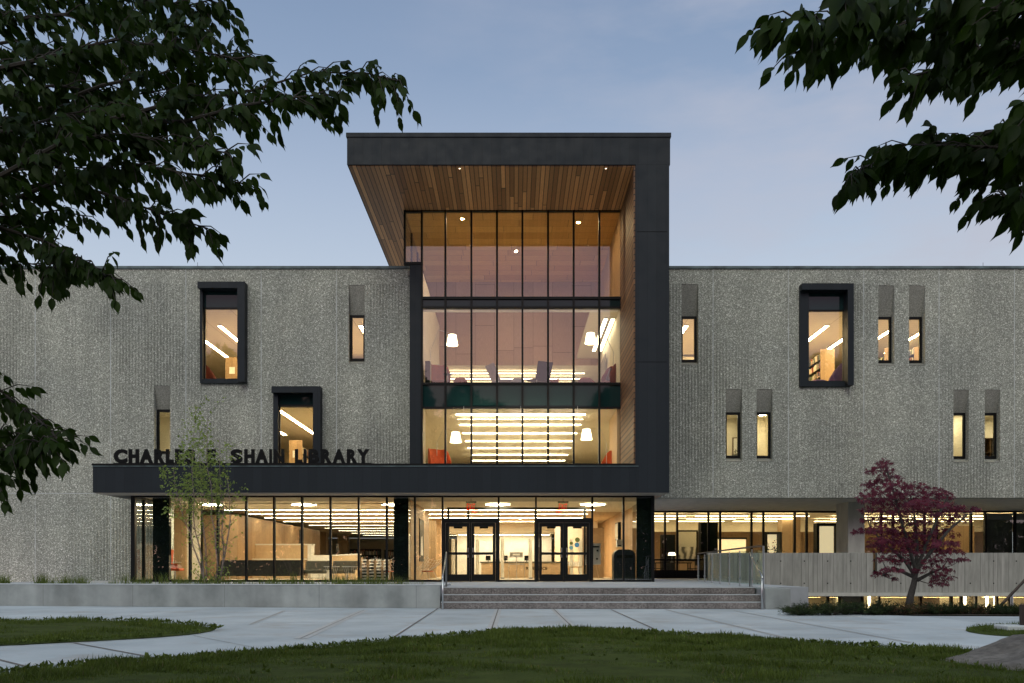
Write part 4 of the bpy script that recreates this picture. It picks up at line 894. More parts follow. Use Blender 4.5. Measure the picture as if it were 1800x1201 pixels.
t = thing('framed_picture', 'leaning framed board inside the second slim window from the right, lower row', 'picture', (X_(1683, 35.4), 35.5, 5.0)); MB().box(X_(1676, 35.5), 35.55, 4.6, X_(1687, 35.5), 35.58, 6.0).build('frame', 'wood_dark', t); MB().box(X_(1676, 35.5), 35.53, 4.6, X_(1686, 35.5), 35.549, 5.96).build('picture', 'cream', t)
def leafy(name, label, base, h, r, nleaf, size, mat, cat='plant', pot=True, group=None):
    t = thing(name, label, cat, base, 0, group)
    if pot: MB().lathe([(0, .0), (.12, 0), (.16, .25), (.13, .25), (0, .22)], (0, 0, 0), 16).build('pot', 'plain_grey', t, True)
    st = MB(); o_ = []; dd = []
    for _ in range(9):
        a = random.uniform(0, 6.28); q = Vector((math.cos(a)*r*random.random(), math.sin(a)*r*random.random(), h*random.uniform(.5, 1)))
        st.tube([(0, 0, .2 if pot else 0), q*.5+Vector((0, 0, .1)), q], [.012, .008, .003], 5)
        for _ in range(nleaf//9):
            s_ = random.uniform(.35, 1.05); o_.append(tuple(q*s_+Vector((random.gauss(0, r*.15), random.gauss(0, r*.15), random.gauss(0, h*.05))))); dd.append((random.gauss(0, 1), random.gauss(0, 1), random.gauss(.1, .6)))
    st.build('stems', 'bark', t, True); o_ = np.array(o_)+np.array(base); dd = np.array(dd)
    scatter('leaves', LEAF, LEAFT, o_, frames(dd, rng.normal(0, .4, dd.shape)+[0, 0, 1]), rng.uniform(.6, 1.2, len(o_))*size, mat, t); return t
leafy('potted_plant', 'small potted plant on the sill of a lower right wing window', (X_(1294, 33.6), 33.6, Z_(803, 33.6)-.2), .55, .2, 60, .10, 'yew')
leafy('potted_plant', 'leafy indoor plant rising behind the concrete parapet', (X_(1361, 41.3), 41.3, ZT), 1.75, .45, 500, .13, 'yew'); leafy('potted_plant', 'bushy low indoor plant beside the wood clad column', (X_(1375, 41), 41, ZT), 1.3, .6, 420, .13, 'yew')

# ground floor furniture
def sofa(label, x0, x1, Y, mat, h=.73, dep=.8, legs='steel'):
    t = thing('sofa', label, 'sofa', ((x0+x1)/2, Y, ZT+.012), 0); z = ZT+.012
    MB().prism([(x0, Y, z+.17), (x0, Y+.16, z+.17), (x0, Y+.26, z+h), (x0, Y+.12, z+h)], (x1-x0, 0, 0)).build('backrest', mat, t, bevel=.03)
    MB().box(x0, Y+.17, z+.2, x1, Y+dep, z+.42).build('seat', mat, t, bevel=.04)
    k = max(2, int((x1-x0)/1.2))
    for i in range(k+1):
        x = x0+.15+(x1-x0-.3)*i/k
        for yy in (Y+.1, Y+dep-.1): MB().tube([(x, yy, z), (x, yy, z+.2)], .014, 6).build('leg', legs, t)
Y0 = 31.0
sofa('long dark olive sofa with its back to the glass', X_(385, Y0), X_(527, Y0), Y0, 'olive', .75)
def bench(label, x0, x1, Y, mat):
    t = thing('sofa', label, 'sofa', ((x0+x1)/2, Y, ZT+.012)); z = ZT+.012
    MB().prism([(x0, Y+.55, z+.38), (x0, Y+.72, z+.38), (x0, Y+.85, z+.74), (x0, Y+.74, z+.74)], (x1-x0, 0, 0)).build('backrest', mat, t, bevel=.03); MB().box(x0+.0, Y, z+.26, x1-.05, Y+.6, z+.40).build('seat', mat, t, bevel=.05)
    for x in (x0+.15, x1-.25):
        for yy in (Y+.08, Y+.6): MB().tube([(x, yy, z), (x, yy, z+.28)], .014, 6).build('leg', 'steel', t)
bench('grey green lounge seat facing the glass beside the long sofa', X_(530, 31.6), X_(572, 31.6), 31.6, 'greyfab'); bench('grey green lounge seat next to the magazine rack', X_(577, 31.6), X_(621, 31.6), 31.7, 'greyfab')
def table(label, px, Y, r=.28):
    t = thing('side_table', label, 'table', (X_(px, Y), Y, ZT+.012), 0, 'small round chrome tables'); MB().lathe([(0, .53), (r, .53), (r, .50), (0, .50)], (0, 0, 0), 24).build('tabletop', 'white', t, True)
    for k in range(6): a = k*math.pi/3; MB().tube([(math.cos(a)*r*.8, math.sin(a)*r*.8, .5), (math.cos(a)*r*.55, math.sin(a)*r*.55, .25), (math.cos(a)*r*.8, math.sin(a)*r*.8, 0)], .01, 5).build('leg', 'steel', t, True)
table('round chrome legged table in front of the left grey seat', 583, 30.9); table('round chrome legged table in front of the right grey seat', 615, 30.9)
t = thing('service_desk', 'high tan panelled service desk with white end post', 'desk', (X_(485, 39), 39, ZT)); Y = 39
MB().box(X_(427, Y), Y, Z_(988, Y), X_(541, Y), Y+.12, Z_(958.5, Y)).build('front_panel', 'tan', t); MB().box(X_(425, Y), Y-.03, Z_(958.5, Y)+.002, X_(551, Y), Y+.3, Z_(957, Y)+.02).build('ledge', 'white', t)
MB().box(X_(541, Y)+.002, Y-.04, ZT+.013, X_(548, Y), Y+.5, Z_(958.5, Y)).build('end_post', 'white', t); MB().box(X_(417, Y), Y-.5, Z_(984, 38.6), X_(540, Y), Y-.002, Z_(983, 38.6)+.02).build('counter', 'cream', t); MB().box(X_(417, Y), Y-.48, ZT+.013, X_(540, Y), Y-.4, Z_(984, 38.6)-.01).build('base', 'tan', t)
MB().box(X_(548, 38), 38, ZT+.013, X_(582, 38), 38.7, Z_(976, 38)).build('low_unit', 'white', t)
t = thing('reference_counter', 'tan counter with sloping pale top left of the magazine rack', 'counter', (X_(605, 37), 37, ZT)); Y = 37
MB().prism([(X_(584, Y), Y, ZT+.013), (X_(628, 34), 34, ZT+.013), (X_(628, 34), 34.6, ZT+.013), (X_(584, Y), Y+.6, ZT+.013)], (0, 0, .98)).build('body', 'tan', t); MB().prism([(X_(583, Y), Y-.05, ZT+.995), (X_(630, 34), 33.95, ZT+.995), (X_(630, 34), 34.7, ZT+.995), (X_(583, Y), Y+.7, ZT+.995)], (0, 0, .05)).build('top', 'white', t)
t = thing('computer_monitor', 'dark computer monitor on the pale topped counter', 'monitor', (X_(594, 36.6), 36.6, 1.57)); MB().box(-.05, -.2, .12, -.02, .25, .45).build('screen', 'frame', t, True); MB().box(-.05, -.02, 0, -.03, .06, .12).box(-.12, -.08, 0, .05, .12, .015).build('stand', 'frame', t, True)
t = thing('magazine_rack', 'wooden slatted magazine rack standing behind the glass', 'rack', (X_(660, 31.8), 31.8, ZT+.012)); Y = 31.8; z = ZT+.013; zt_ = Z_(984, Y)
sl = MB(); pr = MB(); x = X_(633, Y); xe = X_(690, Y)
sl.box(x, Y, z, x+.04, Y+.4, Z_(980, Y))
k = 0
while x+.26 < xe: 
    sl.box(x+.24, Y, z, x+.31, Y+.4, zt_-.02*k*.5); 
    for q in range(7): 
        if random.random() < .95: pr.prism([(x+.05, Y+.02, z+.03+q*.115), (x+.235, Y+.02, z+.03+q*.115), (x+.235, Y+.1, z+.03+q*.115+random.uniform(.04, .09)), (x+.05, Y+.1, z+.03+q*.115+.06)], (0, .01, 0))
    x += .27; k += 1
sl.box(X_(633, Y), Y+.38, z, xe, Y+.40, zt_-.1); sl.build('slats', 'tan', t); pr.build('magazines', 'white', t); MB().box(X_(633, Y)+.045, Y+.2, z, xe, Y+.37, zt_-.12).build('inner_shelf', 'frame', t)
def wall_shelf(label, x0, x1, Y, z0, z1, rows_, xdir=True):
    t = thing('bookshelf', label, 'bookshelf', ((x0+x1)/2, Y, z0)); fr = MB(); fr.box(x0, Y+.3, z0, x1, Y+.33, z1).box(x0-.03, Y, z0, x0, Y+.33, z1).box(x1, Y, z0, x1+.03, Y+.33, z1); bk = MB(); dz = (z1-z0)/rows_
    for r_ in range(rows_):
        fr.box(x0, Y, z0+r_*dz, x1, Y+.3, z0+r_*dz+.03); x = x0+.02
        while x < x1-.1:
            w_ = random.uniform(.04, .09)
            if random.random() < .85: bk.box(x, Y+.06, z0+r_*dz+.031, x+w_*.9, Y+.26, z0+r_*dz+.031+dz*random.uniform(.55, .85))
            x += w_
    fr.box(x0, Y, z1-.03, x1, Y+.3, z1); fr.build('carcass', 'frame', t); bk.build('books', 'books', t)
wall_shelf('long low bookshelf on the far back wall of the reading room', X_(610, 66.9), X_(665, 66.9), 68, ZT+.02, 2.5, 4); wall_shelf('dark bookshelf set in the wood wall behind the service desk', X_(462, 44), X_(500, 44), 47, 1.9, 3.1, 2)
wall_shelf('dark bookshelf just right of the far wood column', X_(665, 66.9)+.3, X_(690, 66.9), 68.2, ZT+.02, 2.45, 3)
slab('door_panel', X_(437, 46), X_(447, 46), 44, 44.1, ZT, 2.6, 'wood_dark'); slab('wood_panelling', X_(447, 44), X_(461, 44), 45, 45.5, ZT, 3.1, 'wood')
# orange high-back chair with tablet arm
t = thing('tablet_chair', 'orange high backed chair with a writing tablet at the left end', 'chair', (X_(308, 31.2), 31.2, ZT+.012), R(0))
MB().prism([(-.28, -.2, .42), (-.20, -.2, .42), (-.14, -.2, 1.14), (-.24, -.2, 1.16)], (0, .46, 0)).build('backrest', 'orange', t, True, bevel=.03); MB().box(-.2, -.24, .36, .25, .24, .46).build('seat', 'orange', t, True, bevel=.04); MB().box(-.22, -.30, .46, .2, -.25, .62).build('arm', 'orange', t, True, bevel=.02)
MB().box(-.05, -.42, .66, .3, -.2, .68).build('tablet', 'white', t, True); MB().tube([(0, 0, .06), (0, 0, .36)], .025, 8).tube([(-.25, -.1, .04), (.25, .1, .04)], .018, 6).tube([(.12, -.25, .04), (-.12, .25, .04)], .018, 6).build('base', 'steel', t, True)
# wire chairs
def wire_chair(label, px, Y, rz):
    t = thing('wire_chair', label, 'chair', (X_(px, Y), Y, ZT+.012), rz, 'white wire lounge chairs'); mb = MB()
    def pt(u, v): a = u*1.25; return Vector((.40*math.sin(a)*(1+.15*v), -.25+.62*v+.10*math.cos(a)*-1+.1, .32+.10*abs(u)**1.5*1.6+.42*v**1.6))
    for i in range(9): u = -1+i/4; mb.tube([pt(u, v/6) for v in range(7)], .006, 4)
    for j in range(7): mb.tube([pt(-1+i/5, j/6) for i in range(11)], .006, 4)
    mb.build('wire_shell', 'white', t, True); MB().lathe([(0, .37), (.2, .36), (.24, .33), (0, .32)], (0, -.05, 0), 16).build('seat_pad', 'orange', t, True)
    for sx, sy in ((-1, -1), (1, -1), (-1, 1), (1, 1)): MB().tube([(sx*.15, sy*.12, .32), (sx*.27, sy*.26, 0)], .009, 5).build('leg', 'steel', t, True)
wire_chair('white wire chair with orange pad left of the entrance doors', 753, 31.2, R(-35)); wire_chair('white wire chair partly hidden by the dark column', 687, 31.4, R(40))
# entrance hall
t = thing('wall_poster', 'tall black and white poster on the wood wall left of the doors', 'poster', (-3.7, 34.5, 1.5)); MB().box(-3.745, 34, 1.25, -3.72, 35.6, 2.95).build('frame', 'frame', t); MB().prism([(-3.719, 34.3, 1.5), (-3.719, 35.2, 1.5), (-3.719, 34.9, 2.3), (-3.719, 34.5, 2.2)], (.004, 0, 0)).build('print', 'white', t)
t = thing('reception_desk', 'tan reception desk lettered on its front, seen through the doors', 'desk', (0, 41, ZT)); Y = 41
MB().box(X_(846, Y), Y, ZT+.013, X_(1005, Y), Y+.7, Z_(990, Y)).build('body', 'tan', t); MB().box(X_(844, Y), Y-.04, Z_(990, Y)+.002, X_(1007, Y), Y+.75, Z_(988, Y)+.02).build('top', 'greyfab', t)
def text_mesh(s, font_off=.0, extrude=.02):
    c = bpy.data.curves.new('tmp', 'FONT'); c.body = s; c.size = 1; c.offset = font_off; c.extrude = extrude; c.resolution_u = 4
    o = bpy.data.objects.new('tmp', c); COL.objects.link(o); bpy.context.view_layer.update(); dg = bpy.context.evaluated_depsgraph_get()
    me = bpy.data.meshes.new_from_object(o.evaluated_get(dg)); COL.objects.unlink(o); bpy.data.objects.remove(o); return me
def text_obj(s, x0, x1, z0, z1, y, dep, mat, parent, name='lettering', off=.02):
    me = text_mesh(s, off, .5); n = len(me.vertices); co = np.empty(n*3); me.vertices.foreach_get('co', co); co = co.reshape(-1, 3)
    mn, mx_ = co.min(0), co.max(0); o2 = np.empty_like(co); o2[:, 0] = x0+(co[:, 0]-mn[0])/(mx_[0]-mn[0])*(x1-x0); o2[:, 2] = z0+(co[:, 1]-mn[1])/(mx_[1]-mn[1])*(z1-z0); o2[:, 1] = y-(co[:, 2]-mn[2])/(mx_[2]-mn[2])*dep
    o2 -= np.array(wloc(parent)); me.vertices.foreach_set('co', o2.ravel()); me.update(); me.materials.clear(); me.materials.append(MAT[mat]); me.name = name
    o = bpy.data.objects.new(name, me); COL.objects.link(o); o.parent = parent; return o
text_obj('REFERENCE', X_(925, Y), X_(962, Y), Z_(1002, Y), Z_(996.5, Y), Y-.002, .01, 'letters', t)
for i, px in enumerate((883, 932.5, 796, 839, 1005, 1021)):
    Yg = 36.5 if i < 2 else 37; t = thing('security_gate', 'tall cream security gate post, %s from the left in the entrance hall' % ordn[[2, 3, 0, 1, 4, 5][i]], 'gate', (X_(px, Yg), Yg, ZT+.012), 0, 'security gate posts')
    MB().box(-.07, -.0, .0, .07, .5, 1.72).build('panel', 'cream', t, True, bevel=.04); MB().box(-.08, -.05, 0, .08, .55, .06).build('foot', 'plain_grey', t, True)
def stool(label, px, Y):
    t = thing('wire_stool', label, 'stool', (X_(px, Y), Y, ZT+.012), 0, 'wire counter stools'); MB().box(-.17, -.16, .62, .17, .16, .65).build('seat', 'steel', t, True)
    for sx in (-.16, .16):
        for sy in (-.15, .15): MB().tube([(sx, sy, .62), (sx*1.25, sy*1.25, 0)], .01, 5).build('leg', 'steel', t, True)
    mb = MB(); mb.tube([(-.17, .16, .65), (-.17, .2, .98), (.17, .2, .98), (.17, .16, .65)], .01, 5)
    for k in range(4): mb.tube([(-.1+k*.067, .16, .65), (-.1+k*.067, .2, .98)], .006, 4)
    mb.build('wire_back', 'steel', t, True)
stool('left wire stool at the reception desk', 901, 38.5); stool('right wire stool at the reception desk', 915, 38.6)
t = thing('desk_sign', 'grey notice board standing on the reception desk', 'sign', (X_(907, 41.2), 41.2, 1.25)); MB().box(X_(896, 41.2), 41.2, Z_(980, 41.2), X_(919, 41.2), 41.24, Z_(971, 41.2)).build('board', 'plain_grey', t); MB().box(X_(901, 41.2), 41.19, Z_(976.5, 41.2), X_(914, 41.2), 41.199, Z_(973.5, 41.2)).build('notice', 'white', t); MB().tube([(X_(907, 41.2), 41.22, 1.24), (X_(907, 41.2), 41.22, Z_(980, 41.2))], .015, 6).build('stand', 'steel', t)
for i, px in enumerate((888, 926, 858)):
    t = thing('desk_monitor', 'small dark screen on the reception desk, %s' % ('left of the notice board', 'right of the notice board', 'at the desk left end')[i], 'monitor', (X_(px, 41.2), 41.25, 1.27)); MB().box(-.12, 0, .08, .12, .03, .32).build('screen', 'frame', t, True); MB().box(-.02, .01, 0, .02, .03, .08).box(-.08, -.05, 0, .08, .08, .012).build('stand', 'frame', t, True)
def exit_sign(px, py, Y, label, sc=1):
    t = thing('exit_sign', label, 'sign', (X_(px, Y), Y, Z_(py, Y)), 0, 'red exit signs'); z = Z_(py, Y); x = X_(px, Y)
    MB().box(x-.19*sc, Y+.01, z+.16*sc, x+.19*sc, Y+.1, z+.2*sc).build('canopy', 'frame', t); MB().tube([(x, Y+.05, z+.2*sc), (x, Y+.05, ZD-.02)], .008, 5).build('stem', 'frame', t)
    MB().box(x-.19*sc, Y+.012, z-.13*sc, x+.19*sc, Y+.02, z+.158*sc).build('panel', 'railglass', t); text_obj('EXIT', x-.15*sc, x+.15*sc, z-.10*sc, z+.12*sc, Y+.01, .008, 'exit', t, 'letters', 0)
exit_sign(828, 891.5, 30.6, 'red exit sign above the left pair of doors'); exit_sign(990, 891.5, 30.6, 'red exit sign above the right pair of doors')
exit_sign(835, 900, 35, 'fainter red copy added as the reflection of the left exit sign', .8); exit_sign(983, 900, 35, 'fainter red copy added as the reflection of the right exit sign', .8)  # smaller copies built to imitate the signs mirrored in the vestibule glass
t = thing('easel_sign', 'white notice board on a wooden easel right of the doors', 'sign', (X_(1043, 31.5), 31.5, ZT+.012)); Y = 31.5
MB().prism([(X_(1029, Y), Y, Z_(993, Y)), (X_(1056, Y), Y, Z_(993, Y)), (X_(1056, Y), Y+.12, Z_(955, Y)), (X_(1031, Y), Y+.12, Z_(955, Y))], (0, .02, 0)).build('board', 'white', t)
for px in (1030, 1053): MB().tube([(X_(1041, Y), Y+.2, Z_(953, Y)), (X_(px, Y), Y-.03, ZT+.013)], .012, 5).build('leg', 'tan', t)
MB().box(X_(1033, Y), Y+.07, Z_(962.5, Y), X_(1054, Y), Y+.09, Z_(960, Y)).build('heading', 'letters', t); MB().box(X_(1049, Y), Y+.04, Z_(969.5, Y), X_(1052, Y), Y+.07, Z_(966.5, Y)).box(X_(1048, Y), Y-.01, Z_(984, Y), X_(1051, Y), Y+.03, Z_(981, Y)).build('symbol', 'frame', t)
for i, (px, py, r_, mt, lb) in enumerate(((1015, 949, .10, 'green', 'olive green paper disc hung inside the right doors'), (1014, 958, .10, 'blue', 'deep blue paper disc hung inside the right doors'), (1004, 963, .08, 'lightblue', 'pale blue paper disc hung inside the right doors'), (1004, 955, .07, 'green', 'small yellow green paper disc beside the blue one'))):
    c = P(px, py, 35.2); t = thing('paper_disc', lb, 'decoration', c); MB().prism([(c.x+r_*math.cos(a*math.pi/12), c.y, c.z+r_*math.sin(a*math.pi/12)) for a in range(24)], (0, .02, 0)).build('disc', mt, t); MB().tube([c+Vector((0, .01, r_)), Vector((c.x, c.y+.01, ZD-.02))], .004, 4).build('string', 'white', t)
t = thing('display_table', 'wooden display table with leaflets seen through the right door', 'table', (X_(1008, 37), 37, ZT)); x = X_(1008, 37); MB().box(x-.45, 37, 1.0, x+.45, 37.5, 1.06).build('tabletop', 'tan', t)
for sx in (-.42, .36): MB().box(x+sx, 37.02, ZT+.013, x+sx+.06, 37.45, 1.0).build('leg', 'tan', t)
lf = MB()
for k in range(8): lf.prism([(x-.4+k*.1, 37.05, 1.061), (x-.34+k*.1, 37.05, 1.061), (x-.31+k*.1, 37.2, 1.25), (x-.38+k*.1, 37.2, 1.27)], (0, .02, 0))
lf.build('leaflets', 'white', t)
t = thing('book_drop', 'dark round topped book return bin beside the right entrance glass', 'bin', (X_(1098, 30.3), 30.3, ZT+.012)); x0, x1 = X_(1079, 30.2), X_(1117, 30.2); z1 = Z_(966, 30.2); rr = .24
pts_ = [(x0, 30.2, ZT+.05), (x1, 30.2, ZT+.05)]+[(x1-rr+rr*math.cos(a), 30.2, z1-rr+rr*math.sin(a)) for a in [k*math.pi/16 for k in range(9)]]+[(x0+rr-rr*math.sin(a), 30.2, z1-rr+rr*math.cos(a)) for a in [k*math.pi/16 for k in range(9)]]
MB().prism(pts_, (0, .6, 0)).build('body', 'metal', t); MB().box(x0+.05, 30.25, ZT+.014, x0+.2, 30.7, ZT+.05).box(x1-.2, 30.25, ZT+.014, x1-.05, 30.7, ZT+.05).build('feet', 'steel', t); MB().box(x0+.1, 30.19, z1-.3, x1-.1, 30.199, z1-.2).build('slot', 'letters', t)
t = thing('wall_cabinet', 'white wall box mounted right of the easel sign', 'box', (4.3, 32.6, 1.9)); MB().box(X_(1084, 32.6), 32.6, Z_(962, 32.6), X_(1094, 32.6), 32.8, Z_(949, 32.6)).build('casing', 'white', t, bevel=.02); MB().box(X_(1086, 32.6), 32.598, Z_(960, 32.6), X_(1092, 32.6), 32.5999, Z_(958, 32.6)).build('slot', 'frame', t)
t = thing('wall_screen', 'dark screen mounted on the right entrance wall', 'screen', (4.2, 33.2, 2.5)); MB().box(X_(1086, 33.3), 33.2, Z_(949, 33.3), X_(1091, 33.3), 34.2, Z_(918, 33.3)).build('casing', 'frame', t); MB().box(X_(1086, 33.3)-.01, 33.25, Z_(947, 33.3), X_(1086, 33.3)-.001, 34.15, Z_(920, 33.3)).build('display', 'blackglass', t)
# gallery behind recessed windows
def cabinet(label, x0, x1, y1, Y, dep=.6, lit=None):
    t = thing('display_case', label, 'case', (X_((x0+x1)/2, Y), Y, ZT)); a, b = X_(x0, Y), X_(x1, Y); z1 = Z_(y1, Y)
    if not lit: MB().box(a, Y, ZT+.001, b, Y+dep, z1).build('body', 'blackfab', t, bevel=.01); MB().box(a+.05, Y-.012, ZT+.1, b-.05, Y-.001, z1-.05).build('door', 'frame', t)
    else:
        MB().box(a, Y, ZT+.001, a+.12, Y+dep, z1).box(b-.12, Y, ZT+.001, b, Y+dep, z1).box(a+.12, Y, z1-.12, b-.12, Y+dep, z1).box(a+.12, Y, ZT+.001, b-.12, Y+dep, ZT+.4).build('carcass', 'blackfab', t)
        MB().box(a+.12, Y+dep-.05, ZT+.4, b-.12, Y+dep, z1-.12).build('back_panel', lit, t)
cabinet('free standing black display cabinet behind the recessed windows', 1232, 1262, 918, 41.2); cabinet('tall dark cabinet left of the framed picture in the gallery', 1164, 1187, 940, 42.5)
cabinet('lit display case near the concrete column', 1436, 1476, 920, 41.2, .5, 'casepanel'); cabinet('lit display case behind the leafy plant', 1345, 1374, 935, 44, .5, 'casepanel')
t = thing('gallery_picture', 'large grey abstract picture in a dark frame behind the recessed windows', 'picture', (X_(1208, 43), 43, 1.3)); MB().box(X_(1190, 43), 43.02, Z_(987, 43), X_(1227, 43), 43.06, Z_(932, 43)).build('frame', 'frame', t); MB().box(X_(1193, 43), 43, Z_(985, 43), X_(1224, 43), 43.019, Z_(935, 43)).build('canvas', 'artwork', t)
t = thing('lit_niche', 'softly lit display niche in the gallery back wall', 'niche', (X_(1285, 48), 48, 1.2)); MB().box(X_(1262, 48), 48, Z_(985, 48), X_(1311, 48), 48.1, Z_(948, 48)).build('back_panel', 'casepanel', t); MB().box(X_(1261, 48), 47.9, Z_(947.9, 48), X_(1312, 48), 48.1, Z_(945, 48)).build('hood', 'frame', t)
t = thing('desk_lamp', 'cream shaded lamp on the gallery reading table', 'lamp', (X_(1181, 41.3), 41.3, 1.27)); MB().lathe([(.14, .22), (.19, .08)], (0, 0, .25), 20).build('lamp_shade', 'shade', t, True); MB().tube([(0, 0, 0), (0, 0, .4)], .012, 6).lathe([(0, .02), (.08, .02), (.08, 0)], (0, 0, 0), 12).build('stand', 'steel', t, True)
t = thing('reading_table', 'dark reading table just inside the left recessed windows', 'table', (X_(1185, 41.3), 41.3, ZT)); x = X_(1185, 41.3); MB().box(x-1.0, 41, 1.21, x+.8, 41.7, 1.26).build('tabletop', 'blackfab', t)
for sx in (-.95, .7):
    for yy in (41.05, 41.6): MB().box(x+sx, yy, ZT+.001, x+sx+.05, yy+.05, 1.21).build('leg', 'blackfab', t)
def wchair(label, px, Y, rz):
    t = thing('wooden_chair', label, 'chair', (X_(px, Y), Y, ZT), rz, 'dark chairs at the reading table'); MB().box(-.22, -.22, .43, .22, .22, .47).build('seat', 'blackfab', t, True); MB().prism([(-.22, .20, .6), (.22, .20, .6), (.22, .28, .9), (-.22, .28, .9)], (0, .02, 0)).build('backrest', 'blackfab', t, True)
    for sx in (-.2, .17):
        for sy in (-.2, .19): MB().box(sx, sy, 0, sx+.03, sy+.03, .43 if sy < 0 else .9).build('leg', 'blackfab', t, True)
wchair('dark chair at the right end of the reading table', 1219, 41, R(-70)); wchair('dark chair at the left end of the reading table', 1158, 41, R(80))
slab('gallery_header', XGR+.3, XWR, 47.5, 47.6, 3.0, ZSB-.02, 'cream')

# ------------------------------------------------------------------ sign letters on the canopy
sg = thing('library_sign', 'black freestanding letters spelling the library name along the canopy edge', 'sign', (X_(425, YF), YF+.12, ZC))
MB().box(X_(198, YF), YF+.06, ZC+.001, X_(652, YF), YF+.14, ZC+.03).build('rail', 'letters', sg)
for ch, a, b in (('C', 201, 224.5), ('H', 227, 245), ('A', 246.5, 269.5), ('R', 272, 290), ('L', 292.5, 306), ('E', 308.5, 324), ('S', 325.5, 343.5), ('E', 364, 380), ('.', 384, 388), ('S', 406, 427), ('H', 430, 448), ('A', 449.5, 471.5), ('I', 474, 478.5), ('N', 482, 500), ('L', 519, 532), ('I', 534.5, 539), ('B', 543, 561.5), ('R', 564.5, 583.5), ('A', 585, 607.5), ('R', 610, 628.5), ('Y', 627.5, 650)):
    Yl = YF+.12; z0 = ZC+.02; z1 = Z_(790, Yl)
    text_obj(ch, X_(a, Yl), X_(b, Yl), z0, z1 if ch != '.' else z0+.085, Yl, .06, 'letters', sg, 'letter', .06)

# ------------------------------------------------------------------ railings
GR = thing('glass_railing', 'glass panel railing with steel posts along the right of the steps', 'railing', (6.2, 25, ZT))
pn, pf = Vector((5.93, YSTEP+.12, ZT)), Vector((X_(1227, 30.9), 30.9, ZT)); H = 1.0
posts = [pf.lerp(pn, k/6) for k in range(7)]
for p in posts:
    q = MB().tube([p, p+Vector((0, 0, H-.06))], .017, 8).box(p.x-.03, p.y-.04, ZT, p.x+.03, p.y+.04, ZT+.012).build('post', 'steel', GR); MB().box(p.x-.03, p.y-.02, ZT+.18, p.x+.03, p.y+.02, ZT+.22).build('clamp', 'steel', q); MB().box(p.x-.03, p.y-.02, ZT+.8, p.x+.03, p.y+.02, ZT+.84).build('clamp', 'steel', q)
end = Vector((6.0, YSTEP-.75, ZT)); end = Vector((X_(1342, YSTEP-.75), YSTEP-.75, ZT))
MB().tube([pf+Vector((0, 0, H)), pn+Vector((0, 0, H)), Vector((end.x, end.y, ZT+H-.0))], .024, 10).build('top_rail', 'iron', GR)
for a, b in zip(posts[:-1], posts[1:]): 
    d = (b-a).normalized()*.03; MB().prism([a+d+Vector((.0, 0, .06)), b-d+Vector((.0, 0, .06)), b-d+Vector((0, 0, .92)), a+d+Vector((0, 0, .92))], (.012, 0, 0)).build('glass_panel', 'railglass', GR)
a, b = posts[-1]+Vector((.02, -.03, .06)), end+Vector((0, .03, .06)); MB().prism([a, b, b+Vector((0, 0, .86)), a+Vector((0, 0, .86))], (.012, 0, 0)).build('glass_panel', 'railglass', GR)
MB().tube([(end.x, end.y, .0), (end.x, end.y, ZT+H)], .022, 10).build('post', 'steel', GR)
def handrail(label, x, ybase, grp='steel stair handrails'):
    t = thing('handrail', label, 'handrail', (x, ybase, 0), 0, grp); yt = YSTEP+.2; yb = YSTEP-.85
    MB().tube([(x, yt, ZT), (x, yt, ZT+.86), (x, yb+.02, .80), (x, yb-.06, .74)], .02, 10).build('rail', 'steel', t, smooth=True); MB().tube([(x, yb, .0), (x, yb, .78)], .02, 10).build('post', 'steel', t, smooth=True); MB().box(x-.04, yb-.04, .001, x+.04, yb+.04, .012).build('base_plate', 'steel', t)
handrail('steel handrail at the left end of the granite steps', XL+.06, YSTEP); handrail('steel handrail at the right end of the steps beside the glass railing', XR-.07, YSTEP)
t = thing('ramp_rail', 'dark sloping handrail rising out of frame at the far right', 'handrail', P(1760, 1075, 17)); Y = 18.6
MB().tube([P(1746, 1078, Y), P(1830, 990, Y)], .03, 10).build('rail', 'iron', t); MB().tube([P(1778.5, 1082, Y+.1), P(1778.5, 1042, Y+.1)], .032, 10).build('post', 'steel', t)
t = thing('bollard', 'black post on a pale stone block cut by the right edge', 'bollard', G(1812, 1112)); b = G(1812, 1112)
MB().box(b.x-.35, b.y, 0.0, b.x+.5, b.y+.4, .10).build('base', 'concrete_edge', t, bevel=.02); MB().tube([(b.x+.0, b.y+.2, .1), (b.x+.0, b.y+.2, .42)], .05, 14).build('post', 'iron', t)

